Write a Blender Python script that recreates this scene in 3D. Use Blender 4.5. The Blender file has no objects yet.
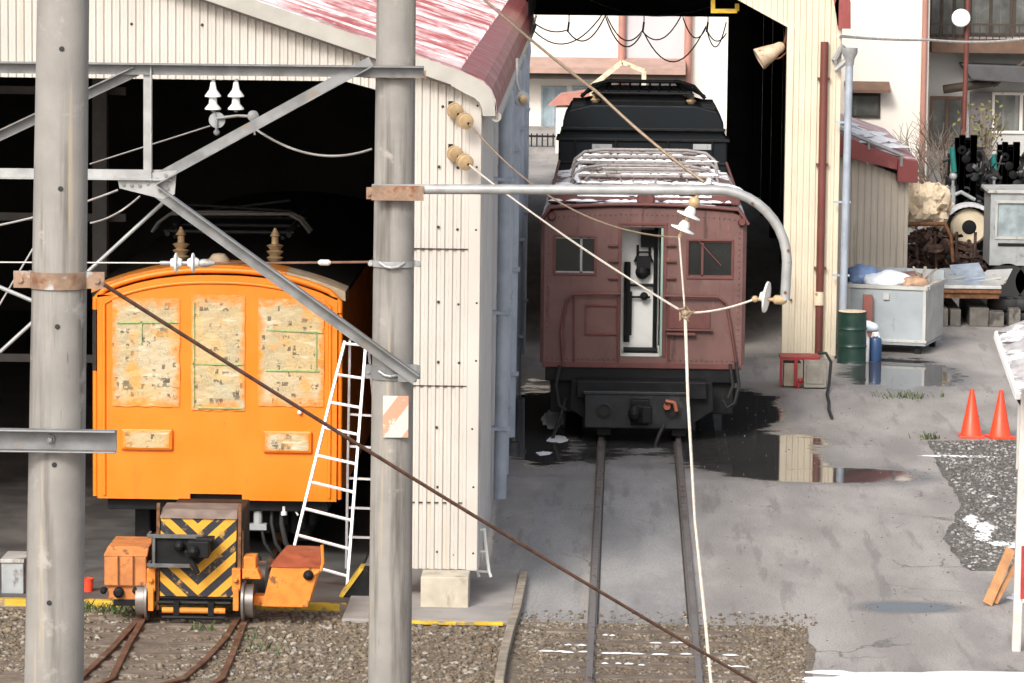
import bpy, math, random
import numpy as np
from mathutils import Vector, noise
random.seed(7)
V = Vector
PI = math.pi
scene = bpy.context.scene
COL = scene.collection

# ------------------------------------------------------------------ camera frame
F, IW, IH = 4000., 1024., 683.
VPX, VPY, ROLL, CAMH = 629., -115., math.radians(0.8), 7.7
yc = V(((VPX-IW/2)/F, (IH/2-VPY)/F, -1.)).normalized()
u = V((math.sin(ROLL), math.cos(ROLL), 0))
zc = (u-yc*u.dot(yc)).normalized()
xc = yc.cross(zc)
CAM = V((0, 0, CAMH))

def ray(px, py):
    c = V(((px-IW/2)/F, (IH/2-py)/F, -1.))
    return V((xc.dot(c), yc.dot(c), zc.dot(c)))
def at(px, py, Y):                       # where the sight line meets the vertical plane at depth Y
    d = ray(px, py); return CAM+d*(Y/d.y)
def gp(px, py, z=0.):                    # where it meets the level z
    d = ray(px, py); return CAM+d*((z-CAMH)/d.z)

# ------------------------------------------------------------------ materials
def nd(nt, t, **kw):
    n = nt.nodes.new(t)
    for k, v in kw.items(): setattr(n, k, v)
    return n
def mathn(nt, op, a, b=None, clamp=False):
    n = nd(nt, 'ShaderNodeMath', operation=op); n.use_clamp = clamp
    for i, x in enumerate((a, b)):
        if x is None: continue
        if isinstance(x, (int, float)): n.inputs[i].default_value = x
        else: nt.links.new(x, n.inputs[i])
    return n.outputs[0]
def mixc(nt, fac, a, b, mode='MIX'):
    n = nd(nt, 'ShaderNodeMix', data_type='RGBA', blend_type=mode)
    for s, x in ((n.inputs[0], fac), (n.inputs[6], a), (n.inputs[7], b)):
        if isinstance(x, (int, float)): s.default_value = x
        elif isinstance(x, (tuple, list)): s.default_value = (*x[:3], 1)
        else: nt.links.new(x, s)
    return n.outputs[2]
def ramp(nt, src, lo, hi):
    n = nd(nt, 'ShaderNodeMapRange'); n.interpolation_type = 'SMOOTHSTEP'
    nt.links.new(src, n.inputs[0]); n.inputs[1].default_value = lo; n.inputs[2].default_value = hi
    return n.outputs[0]
def coords(nt, scale=(1, 1, 1), loc=(0, 0, 0), rot=(0, 0, 0)):
    tc = nd(nt, 'ShaderNodeTexCoord'); mp = nd(nt, 'ShaderNodeMapping')
    mp.inputs['Scale'].default_value = scale; mp.inputs['Location'].default_value = loc; mp.inputs['Rotation'].default_value = rot
    nt.links.new(tc.outputs['Object'], mp.inputs[0]); return mp.outputs[0]
def noi(nt, co, scale, detail=4, rough=.55):
    n = nd(nt, 'ShaderNodeTexNoise'); n.inputs['Scale'].default_value = scale
    n.inputs['Detail'].default_value = detail; n.inputs['Roughness'].default_value = rough
    nt.links.new(co, n.inputs['Vector']); return n.outputs['Fac']
def newmat(name):
    m = bpy.data.materials.new(name); m.use_nodes = True
    return m, m.node_tree, m.node_tree.nodes['Principled BSDF']
MATS = {}
def mat(name, col, rough=.6, metal=0., var=.18, vs=2.5, bump=.0, bs=30., stains=(), spec=.5, rvar=.12):
    """stains: list of (colour, scale xyz, threshold, softness)"""
    if name in MATS: return MATS[name]
    m, nt, b = newmat(name)
    co = coords(nt)
    n1 = noi(nt, co, vs, 6)
    lo = tuple(c*(1-var) for c in col); hi = tuple(min(1, c*(1+var)) for c in col)
    c = mixc(nt, ramp(nt, n1, .3, .7), lo, hi)
    for i, (sc, ss, th, so) in enumerate(stains):
        nn = noi(nt, coords(nt, ss, (i*7.3, i*3.1, i*1.7)), 1., 6, .62)
        c = mixc(nt, ramp(nt, nn, th, th+so), c, sc)
    nt.links.new(c, b.inputs['Base Color'])
    r = nd(nt, 'ShaderNodeMapRange'); nt.links.new(n1, r.inputs[0])
    r.inputs[1].default_value = .3; r.inputs[2].default_value = .7
    r.inputs[3].default_value = max(.03, rough-rvar); r.inputs[4].default_value = min(1, rough+rvar)
    nt.links.new(r.outputs[0], b.inputs['Roughness'])
    b.inputs['Metallic'].default_value = metal
    b.inputs['Specular IOR Level'].default_value = spec
    if bump:
        bp = nd(nt, 'ShaderNodeBump'); bp.inputs['Strength'].default_value = bump; bp.inputs['Distance'].default_value = .01
        nt.links.new(noi(nt, co, bs, 5), bp.inputs['Height']); nt.links.new(bp.outputs[0], b.inputs['Normal'])
    MATS[name] = m
    return m

RUST = (.16, .07, .03)
concrete_pole = mat('pole_concrete', (.275, .262, .245), .85, var=.12, vs=3, bump=.25, bs=60, stains=[((.13, .118, .105), (7, 7, .4), .50, .2), ((.40, .34, .25), (8, 8, .3), .57, .12), ((.12, .11, .10), (16, 16, 1.5), .66, .06), ((.36, .34, .31), (3, 3, 3), .6, .1)])
galv = mat('galvanised_steel', (.22, .225, .23), .5, .3, var=.2, vs=6, stains=[((.24, .2, .16), (7, 7, 7), .58, .14)])
galv_light = mat('pale_galvanised_steel', (.36, .365, .365), .5, .25, var=.15, vs=6, stains=[((.3, .25, .2), (9, 9, 9), .62, .12)])
rusty = mat('rusty_steel', RUST, .8, .1, var=.4, vs=9, bump=.3, stains=[((.27, .14, .07), (14, 14, 14), .5, .2)])
rusty_band = mat('rusty_band', (.3, .2, .14), .75, .2, var=.3, vs=9, stains=[((.2, .08, .035), (8, 8, 8), .5, .2), ((.42, .42, .41), (5, 5, 5), .56, .1)])
black = mat('black_iron', (.009, .0095, .011), .6, .0, var=.4, vs=6, bump=.15, stains=[((.03, .022, .016), (6, 6, 6), .6, .15)], spec=.25)
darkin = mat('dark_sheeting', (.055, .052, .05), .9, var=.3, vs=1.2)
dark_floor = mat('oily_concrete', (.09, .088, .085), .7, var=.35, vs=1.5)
cream = mat('cream_sheeting', (.53, .495, .455), .5, .0, var=.05, vs=1.2, stains=[((.50, .42, .33), (9, 9, .4), .56, .2), ((.42, .33, .25), (30, 30, .9), .67, .08)])
cream2 = mat('beige_sheeting', (.66, .59, .46), .5, .0, var=.06, vs=1.2, stains=[((.47, .39, .29), (9, 9, .35), .56, .2), ((.38, .28, .2), (26, 26, .8), .67, .08)])
beige = mat('annex_sheeting', (.56, .50, .42), .55, .0, var=.08, vs=1.2, stains=[((.3, .26, .2), (6, 6, .5), .58, .16)])
screw_and_shadow = mat('screws_and_lap_shadows', (.05, .035, .03), .6, .3)
fascia_m = mat('fascia_metal', (.40, .385, .35), .5, .1, var=.1, vs=3, stains=[((.4, .36, .32), (4, 4, 6), .58, .15)])
grey_side = mat('grey_sheeting', (.55, .54, .53), .5, .1, var=.1, vs=2, stains=[((.28, .27, .28), (4, 4, .6), .56, .2)])
blue_pipe = mat('blue_grey_pipe', (.36, .41, .48), .4, .1, var=.12, vs=4)
red_roof = mat('red_roof_metal', (.28, .075, .08), .5, .0, var=.15, vs=2, stains=[((.52, .36, .38), (1.0, .9, 2.5), .42, .22), ((.74, .68, .70), (.55, 2.2, 2.), .47, .2), ((.82, .79, .81), (1.1, 13, 5), .55, .14)])
red_trim = mat('red_trim_metal', (.27, .062, .06), .45, .0, var=.14, vs=3, stains=[((.36, .13, .12), (5, 5, 2), .56, .2)])
brown_pipe = mat('brown_downpipe', (.15, .045, .035), .5, var=.15)
orange = mat('orange_paint', (.84, .212, .010), .42, var=.05, vs=2, bump=.03, bs=8, stains=[((.72, .16, .012), (3, 3, .8), .58, .2), ((.5, .14, .03), (9, 9, .7), .60, .2), ((.35, .12, .04), (14, 14, 5), .66, .08)])
orange_old = mat('worn_orange_paint', (.75, .24, .03), .6, var=.2, vs=7, bump=.2, stains=[((.22, .09, .035), (7, 7, 7), .56, .12)])
orange_rust = mat('faded_orange_paint', (.55, .2, .06), .7, var=.25, vs=6, bump=.25, stains=[((.2, .08, .035), (6, 6, 6), .55, .14)])
canvas = mat('roof_canvas', (.45, .36, .25), .8, var=.2, vs=5, stains=[((.6, .2, .03), (4, 4, 4), .57, .1)])
orange_roof = mat('orange_roof', (.62, .2, .02), .65, var=.2, vs=5, bump=.2, stains=[((.3, .15, .06), (5, 5, 5), .54, .16), ((.12, .06, .03), (9, 9, 9), .6, .1)])
brownp = mat('brown_loco_paint', (.15, .076, .068), .6, var=.16, vs=2.2, bump=.06, bs=12, stains=[((.22, .125, .11), (2.5, 2.5, 1.2), .56, .2), ((.07, .03, .027), (7, 7, .9), .56, .14), ((.25, .12, .08), (12, 12, 5), .66, .05), ((.09, .045, .04), (2.2, 2.2, 2.2), .6, .2)])
brown_trim = mat('brown_trim_paint', (.13, .045, .04), .6, var=.2, vs=5)
blackgreen = mat('dark_loco_paint', (.004, .0075, .011), .6, var=.2, vs=2, stains=[((.011, .011, .012), (3, 3, 1), .58, .15)], spec=.25)
cabin = mat('cabin_lining', (.8, .8, .78), .6, var=.08, vs=3)
glass_dark = mat('dark_window_glass', (.012, .014, .014), .12, var=.4, vs=2, spec=.6, rvar=.04)
white_paint = mat('white_paint', (.8, .8, .78), .5, var=.05)
porcelain = mat('white_porcelain', (.72, .72, .7), .2, var=.06, rvar=.05)
porc_brown = mat('tan_porcelain', (.45, .32, .18), .35, var=.2, vs=8)
alu = mat('aluminium', (.8, .8, .82), .35, .5, var=.06)
wood = mat('weathered_wood', (.28, .24, .19), .85, var=.3, vs=6, bump=.3, stains=[((.15, .12, .09), (3, 22, 22), .52, .2)])
plank_orange = mat('orange_plank', (.5, .25, .11), .8, var=.25, vs=6, stains=[((.3, .15, .08), (9, 9, 3), .54, .2)])
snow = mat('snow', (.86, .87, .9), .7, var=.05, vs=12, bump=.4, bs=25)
rope = mat('pale_rope', (.6, .55, .48), .8, var=.15, vs=30)
tanwire = mat('tan_wire', (.30, .22, .15), .6, .2, var=.2, vs=20)
copper_rust = mat('rusty_wire', (.17, .09, .06), .7, .2, var=.3, vs=12)
steelwire = mat('steel_wire', (.42, .41, .4), .5, .3)
rail_m = mat('rail_steel', (.24, .22, .205), .4, .5, var=.25, vs=5, stains=[((.14, .06, .03), (5, 5, 5), .55, .15)])
rail_rust = mat('rusty_rail', (.15, .075, .045), .7, .3, var=.3, vs=6, stains=[((.28, .22, .18), (3, 3, 3), .58, .15)])
yellow = mat('yellow_paint', (.62, .40, .035), .7, var=.25, vs=5, stains=[((.24, .2, .14), (7, 7, 7), .52, .1)])
cone_m = mat('cone_plastic', (.85, .07, .025), .45, var=.06)
rubber = mat('black_rubber', (.02, .02, .02), .7, var=.2)
skip_m = mat('skip_paint', (.34, .38, .41), .55, .1, var=.1, vs=2, stains=[((.2, .18, .16), (4, 4, .9), .6, .12)])
skip_side = mat('skip_side_paint', (.45, .45, .43), .6, .1, var=.15, vs=3, stains=[((.2, .17, .14), (5, 5, 2), .58, .12)])
green_drum = mat('green_drum_paint', (.012, .04, .03), .45, var=.2, vs=4, stains=[((.08, .05, .04), (4, 4, 4), .6, .1)])
red_paint = mat('red_paint', (.35, .03, .03), .5, var=.2, vs=4)
blue_plastic = mat('blue_plastic', (.03, .07, .17), .4, var=.1)
bag_white = mat('plastic_bag', (.68, .74, .82), .4, var=.12, vs=5, bump=.4, bs=9)
bag_blue = mat('blue_bag', (.16, .24, .42), .4, var=.2, vs=6, bump=.4, bs=9)
tarp = mat('cream_tarpaulin', (.7, .58, .42), .7, var=.3, vs=5, bump=.5, bs=7, stains=[((.35, .22, .12), (5, 5, 5), .56, .1)])
mortar = mat('white_render', (.74, .70, .64), .8, var=.04, vs=.8)
grey_render = mat('grey_render', (.45, .45, .44), .8, var=.08, vs=.8)
lav_render = mat('pale_grey_render', (.5, .48, .5), .8, var=.05, vs=.8)
pink_trim = mat('pink_brown_trim', (.40, .2, .16), .6, var=.1)
wood_dark = mat('dark_timber', (.05, .036, .028), .7, var=.3, vs=4)
wood_brown = mat('brown_timber', (.13, .075, .05), .7, var=.25, vs=4)
curtain = mat('curtained_glass', (.10, .105, .10), .25, var=.5, vs=1.2, rvar=.05, stains=[((.2, .2, .19), (5, 5, .2), .56, .1)])
tile_dark = mat('dark_roof_tiles', (.07, .07, .075), .7, var=.2, vs=4)
teal = mat('teal_paint', (.015, .17, .15), .4, var=.1)
greym = mat('grey_machine_paint', (.33, .35, .36), .55, .1, var=.15, vs=4, stains=[((.15, .13, .12), (5, 5, 3), .58, .12)])
block_m = mat('concrete_block', (.15, .14, .125), .9, var=.3, vs=4, bump=.4, stains=[((.06, .055, .05), (4, 4, 3), .5, .15)])
foot_m = mat('footing_concrete', (.46, .42, .34), .9, var=.15, vs=4, bump=.2, stains=[((.3, .26, .2), (5, 5, 2), .56, .15)])
slab_m = mat('slab_concrete', (.30, .28, .265), .8, var=.15, vs=2, bump=.2, bs=40, stains=[((.22, .2, .19), (1.5, 3, 2), .56, .15)])
weed_m = mat('weed_leaves', (.07, .10, .03), .7, var=.4, vs=8)
twig_m = mat('bare_twigs', (.2, .16, .13), .9, var=.2)
plate_m = None

def stripes_mat(name, ca, cb, expr, period, duty, wear):
    """chevrons / diagonals in object space: expr(nt, x, z) -> scalar"""
    m, nt, b = newmat(name)
    tc = nd(nt, 'ShaderNodeTexCoord'); sp = nd(nt, 'ShaderNodeSeparateXYZ'); nt.links.new(tc.outputs['Object'], sp.inputs[0])
    s = expr(nt, sp.outputs[0], sp.outputs[2])
    fr = mathn(nt, 'FRACT', mathn(nt, 'DIVIDE', s, period))
    mask = mathn(nt, 'GREATER_THAN', fr, duty)
    c = mixc(nt, mask, ca, cb)
    n = noi(nt, coords(nt), 9, 6, .65)
    c = mixc(nt, ramp(nt, n, .55, .68), c, wear)
    nt.links.new(c, b.inputs['Base Color']); b.inputs['Roughness'].default_value = .6
    return m

def news_mat(name, seed):
    """newspaper sheets taped over glass under clear film; the orange shows at the ragged edges"""
    m, nt, b = newmat(name)
    co = coords(nt, (1, 1, 1), (seed*3.7, 0, seed*1.9))
    # a patchwork of a few large sheets, each its own tone
    vs_ = nd(nt, 'ShaderNodeTexVoronoi'); vs_.inputs['Scale'].default_value = 1.; vs_.distance = 'CHEBYCHEV'
    nt.links.new(coords(nt, (2.1, 1, 1.7), (seed*4.3, 0, seed*2.7), (0, .06*seed-.15, 0)), vs_.inputs['Vector'])
    sv = nd(nt, 'ShaderNodeSeparateColor'); nt.links.new(vs_.outputs['Color'], sv.inputs[0])
    c = mixc(nt, sv.outputs[0], (.56, .42, .21), (.45, .40, .27))
    c = mixc(nt, mathn(nt, 'MULTIPLY', mathn(nt, 'GREATER_THAN', sv.outputs[1], .62), .55), c, (.56, .50, .38))
    c = mixc(nt, mathn(nt, 'MULTIPLY', ramp(nt, noi(nt, co, 5, 4), .42, .62), .5), c, (.50, .38, .21))
    # columns of fine print
    vt = nd(nt, 'ShaderNodeTexVoronoi'); vt.inputs['Scale'].default_value = 1.
    nt.links.new(coords(nt, (48, 1, 34), (seed, 0, 0)), vt.inputs['Vector'])
    txt = mathn(nt, 'MULTIPLY', ramp(nt, noi(nt, coords(nt, (6, 1, 7), (seed*2., 0, 1)), 1., 2), .47, .53), mathn(nt, 'LESS_THAN', vt.outputs['Distance'], .5))
    c = mixc(nt, mathn(nt, 'MULTIPLY', txt, .22), c, (.15, .12, .09))
    # headlines and pictures
    for sc, th, fac in (((17, 1, 12), .76, .8), ((9, 1, 14), .82, .75), ((5, 1, 6), .90, .7)):
        vh = nd(nt, 'ShaderNodeTexVoronoi'); vh.inputs['Scale'].default_value = 1.; vh.distance = 'CHEBYCHEV'
        nt.links.new(coords(nt, sc, (seed*5., 0, 2+sc[0])), vh.inputs['Vector'])
        sepc = nd(nt, 'ShaderNodeSeparateColor'); nt.links.new(vh.outputs['Color'], sepc.inputs[0])
        hd = mathn(nt, 'MULTIPLY', mathn(nt, 'GREATER_THAN', sepc.outputs[0], th), mathn(nt, 'LESS_THAN', vh.outputs['Distance'], .33))
        hd = mathn(nt, 'MULTIPLY', hd, ramp(nt, noi(nt, co, 26, 3), .44, .54))
        c = mixc(nt, mathn(nt, 'MULTIPLY', hd, fac), c, (.07, .055, .045))
    # yellowed patches, pale highlights painted along the folds
    c = mixc(nt, mathn(nt, 'MULTIPLY', ramp(nt, noi(nt, co, 3.0, 3), .53, .68), .8), c, (.66, .33, .08))
    c = mixc(nt, mathn(nt, 'MULTIPLY', ramp(nt, noi(nt, coords(nt, (2.2, 1, 13), (seed, 4, 3), (0, .25, 0)), 1., 3), .60, .68), .6), c, (.75, .66, .5))
    tg = nd(nt, 'ShaderNodeTexCoord'); sg = nd(nt, 'ShaderNodeSeparateXYZ'); nt.links.new(tg.outputs['Generated'], sg.inputs[0])
    e = mathn(nt, 'MAXIMUM', mathn(nt, 'ABSOLUTE', mathn(nt, 'SUBTRACT', sg.outputs[0], .5)), mathn(nt, 'ABSOLUTE', mathn(nt, 'SUBTRACT', sg.outputs[2], .5)))
    e = mathn(nt, 'ADD', e, mathn(nt, 'MULTIPLY', mathn(nt, 'SUBTRACT', noi(nt, co, 7, 4), .5), .3))
    c = mixc(nt, mathn(nt, 'MULTIPLY', ramp(nt, e, .38, .5), .9), c, (.72, .24, .025))
    nt.links.new(c, b.inputs['Base Color']); b.inputs['Roughness'].default_value = .3
    bp = nd(nt, 'ShaderNodeBump'); bp.inputs['Strength'].default_value = .6; bp.inputs['Distance'].default_value = .035
    nt.links.new(noi(nt, coords(nt, (5, 1, 8), (seed, 0, 0), (0, .5, 0)), 1., 3), bp.inputs['Height']); nt.links.new(bp.outputs[0], b.inputs['Normal'])
    return m

# ------------------------------------------------------------------ mesh builder
class MB:
    def __init__(s): s.v = []; s.f = []; s.m = []; s.k = 0
    def add(s, vs, fs):
        o = len(s.v); s.v += [V(p) for p in vs]
        for f in fs: s.f.append([i+o for i in f]); s.m.append(s.k)
        return s
    def box(s, x0, x1, y0, y1, z0, z1):
        return s.add([(x, y, z) for z in (z0, z1) for y in (y0, y1) for x in (x0, x1)],
                     [(0, 2, 3, 1), (4, 5, 7, 6), (0, 1, 5, 4), (2, 6, 7, 3), (0, 4, 6, 2), (1, 3, 7, 5)])
    def prism(s, pts, ext):
        n = len(pts); pts = [V(p) for p in pts]; e = V(ext)
        return s.add(pts+[p+e for p in pts], [tuple(range(n))[::-1], tuple(range(n, 2*n))]+[(i, (i+1) % n, n+(i+1) % n, n+i) for i in range(n)])
    def bar(s, a, b, w, h, up=(0, 0, 1)):
        a, b = V(a), V(b); d = (b-a).normalized(); up = V(up)
        if abs(d.dot(up)) > .98: up = V((0, 1, 0))
        x = d.cross(up).normalized(); y = x.cross(d)
        q = [x*w/2+y*h/2, -x*w/2+y*h/2, -x*w/2-y*h/2, x*w/2-y*h/2]
        return s.prism([a+p for p in q], b-a)
    def angle(s, a, b, size, th, n1, n2):          # L section, legs along n1 and n2
        a, b = V(a), V(b); n1, n2 = V(n1).normalized(), V(n2).normalized()
        q = [V((0, 0, 0)), n1*size, n1*size+n2*th, n1*th+n2*th, n1*th+n2*size, n2*size]
        return s.prism([a+p for p in q], b-a)
    def tube(s, pts, r, n=8, cap=True):
        pts = [V(p) for p in pts]; m = len(pts)
        rs = r if isinstance(r, (list, tuple)) else [r]*m
        t0 = (pts[1]-pts[0]).normalized()
        nrm = t0.orthogonal().normalized(); vs = []
        for i, p in enumerate(pts):
            t = (pts[min(i+1, m-1)]-pts[max(i-1, 0)])
            t = t.normalized() if t.length > 1e-9 else t0
            nrm = (nrm-t*nrm.dot(t))
            nrm = nrm.normalized() if nrm.length > 1e-6 else t.orthogonal().normalized()
            bn = t.cross(nrm)
            vs += [p+(nrm*math.cos(2*PI*k/n)+bn*math.sin(2*PI*k/n))*rs[i] for k in range(n)]
        fs = [(i*n+k, i*n+(k+1) % n, (i+1)*n+(k+1) % n, (i+1)*n+k) for i in range(m-1) for k in range(n)]
        if cap: fs += [tuple(range(n))[::-1], tuple(range((m-1)*n, m*n))]
        return s.add(vs, fs)
    def lathe(s, prof, org, axis=(0, 0, 1), n=20):  # prof: (radius, distance along axis)
        org, a = V(org), V(axis).normalized(); x = a.orthogonal().normalized(); y = a.cross(x); m = len(prof)
        vs = [org+a*t+(x*math.cos(2*PI*k/n)+y*math.sin(2*PI*k/n))*max(r, 1e-4) for r, t in prof for k in range(n)]
        fs = [(i*n+k, i*n+(k+1) % n, (i+1)*n+(k+1) % n, (i+1)*n+k) for i in range(m-1) for k in range(n)]
        return s.add(vs, fs+[tuple(range(n))[::-1], tuple(range((m-1)*n, m*n))])
    def sphere(s, c, r, n=10, sq=(1, 1, 1)):
        pr = [(math.sin(PI*i/n), -math.cos(PI*i/n)) for i in range(n+1)]
        k0 = len(s.v); s.lathe([(a*r, b*r) for a, b in pr], (0, 0, 0), n=2*n)
        c = V(c)
        for i in range(k0, len(s.v)): p = s.v[i]; s.v[i] = V((p.x*sq[0], p.y*sq[1], p.z*sq[2]))+c
        return s
    def quad(s, a, b, c, d): return s.add([a, b, c, d], [(0, 1, 2, 3)])
    def lump(s, c, rx, ry, h, seed=0, n=26, rings=4, base=None):   # domed patch with a ragged edge
        c = V(c); vs = [c+V((0, 0, h))]; fs = []
        for j in range(1, rings+1):
            t = j/rings
            for k in range(n):
                a = 2*PI*k/n
                w = 1+.42*noise.noise(V((math.cos(a)*1.6+seed*3.1, math.sin(a)*1.6, seed)))+.25*noise.noise(V((math.cos(a)*5+seed, math.sin(a)*5, seed*2.)))
                hz = h*(1-t**2)*(1+.5*noise.noise(V((math.cos(a)*t*4, math.sin(a)*t*4, seed+9.))))
                vs.append(c+V((math.cos(a)*rx*t*w, math.sin(a)*ry*t*w, max(hz, 0))))
        fs += [(0, 1+k, 1+(k+1) % n) for k in range(n)]
        for j in range(rings-1):
            o = 1+j*n
            fs += [(o+k, o+n+k, o+n+(k+1) % n, o+(k+1) % n) for k in range(n)]
        return s.add(vs, fs)
    def build(s, name, mats, parent=None, loc=None, bevel=0., smooth=None, **tags):
        if not isinstance(mats, (list, tuple)): mats = [mats]
        if parent is not None:
            org = V(parent['_org'])
        else: org = V(loc) if loc is not None else V((0, 0, 0))
        me = bpy.data.meshes.new(name)
        me.from_pydata([p-org for p in s.v], [], s.f)
        for m in mats: me.materials.append(m)
        if len(mats) > 1: me.polygons.foreach_set('material_index', s.m)
        o = bpy.data.objects.new(name, me); COL.objects.link(o)
        if parent is not None: o.parent = parent
        else: o.location = org
        o['_org'] = tuple(org)
        me.update()
        import bmesh
        bm = bmesh.new(); bm.from_mesh(me); bmesh.ops.recalc_face_normals(bm, faces=bm.faces); bm.to_mesh(me); bm.free()
        if bevel:
            md = o.modifiers.new('bevel', 'BEVEL'); md.width = bevel; md.segments = 2; md.limit_method = 'ANGLE'; md.angle_limit = math.radians(40)
        if smooth is not None:
            me.polygons.foreach_set('use_smooth', [True]*len(me.polygons))
            try: me.set_sharp_from_angle(angle=math.radians(smooth))
            except Exception: pass
        for k, v in tags.items(): o[k] = v
        return o
def thing(name, label, cat, loc, group=None):
    o = bpy.data.objects.new(name, None); COL.objects.link(o); o.empty_display_size = .1
    o.location = loc; o['_org'] = tuple(loc); o['label'] = label; o['category'] = cat
    if group: o['group'] = group
    return o
def tag(o, label, cat, group=None):
    o['label'] = label; o['category'] = cat
    if group: o['group'] = group
    return o
def copy_tree(o, parent=None):
    c = o.copy(); COL.objects.link(c)
    if parent is not None: c.parent = parent
    for ch in list(o.children): copy_tree(ch, c)
    return c
def sag(a, b, drop, n=14):
    a, b = V(a), V(b)
    return [a.lerp(b, i/n)-V((0, 0, drop*4*(i/n)*(1-i/n))) for i in range(n+1)]
def corr(mb, p0, p1, zb, zt, nrm, pitch=.085, amp=.019, rows=None):
    """ribbed sheet standing from p0 to p1; zb, zt give its lower and upper edge at distance t"""
    p0, p1, nrm = V(p0), V(p1), V(nrm); L = (p1-p0).length; d = (p1-p0)/L
    ts = []; k = 0
    while k*pitch < L:
        for a, h in ((0, 0), (.32, 0), (.46, 1), (.86, 1)):
            t = (k+a)*pitch
            if t < L: ts.append((t, h))
        k += 1
    ts.append((L, 0))
    vs = []
    for t, h in ts:
        q = p0+d*t+nrm*amp*h
        vs += [(q.x, q.y, zb(t)), (q.x, q.y, zt(t))]
    mb.add(vs, [(2*i, 2*i+2, 2*i+3, 2*i+1) for i in range(len(ts)-1)])
def facade(mb, x0, x1, z0, ztop, holes, yf, yb):
    """upright slab between yf and yb, top edge ztop(x), rectangular holes (x0,x1,z0,z1) cut right through"""
    xs = sorted(set([x0, x1]+[h[i] for h in holes for i in (0, 1)]+[x0+(x1-x0)*i/12 for i in range(13)]))
    zmin = min(ztop(x) for x in xs)
    zs = sorted(set([z0]+[h[i] for h in holes for i in (2, 3)]))+[None]
    for i in range(len(xs)-1):
        xa, xb = xs[i], xs[i+1]
        for j in range(len(zs)-1):
            za, zb = zs[j], zs[j+1]
            zm = (za+zb)/2 if zb is not None else za+1e-3
            if any(h[0] <= (xa+xb)/2 <= h[1] and h[2] <= zm <= h[3] for h in holes): continue
            zc0, zc1 = (zb, zb) if zb is not None else (ztop(xa), ztop(xb))
            for y in (yf, yb): mb.quad((xa, y, za), (xb, y, za), (xb, y, zc1), (xa, y, zc0))
            if zb is None: mb.quad((xa, yf, zc0), (xb, yf, zc1), (xb, yb, zc1), (xa, yb, zc0))
            if j == 0: mb.quad((xa, yf, za), (xb, yf, za), (xb, yb, za), (xa, yb, za))
            if i == 0: mb.quad((xa, yf, za), (xa, yf, zc0), (xa, yb, zc0), (xa, yb, za))
            if i == len(xs)-2: mb.quad((xb, yf, za), (xb, yf, zc1), (xb, yb, zc1), (xb, yb, za))
    for a, b, c, d in holes:
        for p, q in (((a, c), (a, d)), ((b, c), (b, d)), ((a, c), (b, c)), ((a, d), (b, d))):
            mb.quad((p[0], yf, p[1]), (q[0], yf, q[1]), (q[0], yb, q[1]), (p[0], yb, p[1]))
def disc_insulator(mb_disc, mb_metal, c, ax, r=.09):
    c, ax = V(c), V(ax).normalized()
    mb_disc.lathe([(.02, -.045), (.035, -.03), (r*.55, -.02), (r, -.004), (r, .006), (r*.6, .012), (.03, .03), (.02, .045)], c, ax, 20)
    mb_metal.tube([c-ax*.085, c+ax*.085], .014, 8)

GAUGE_C = .255
exec_parts = []
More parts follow.
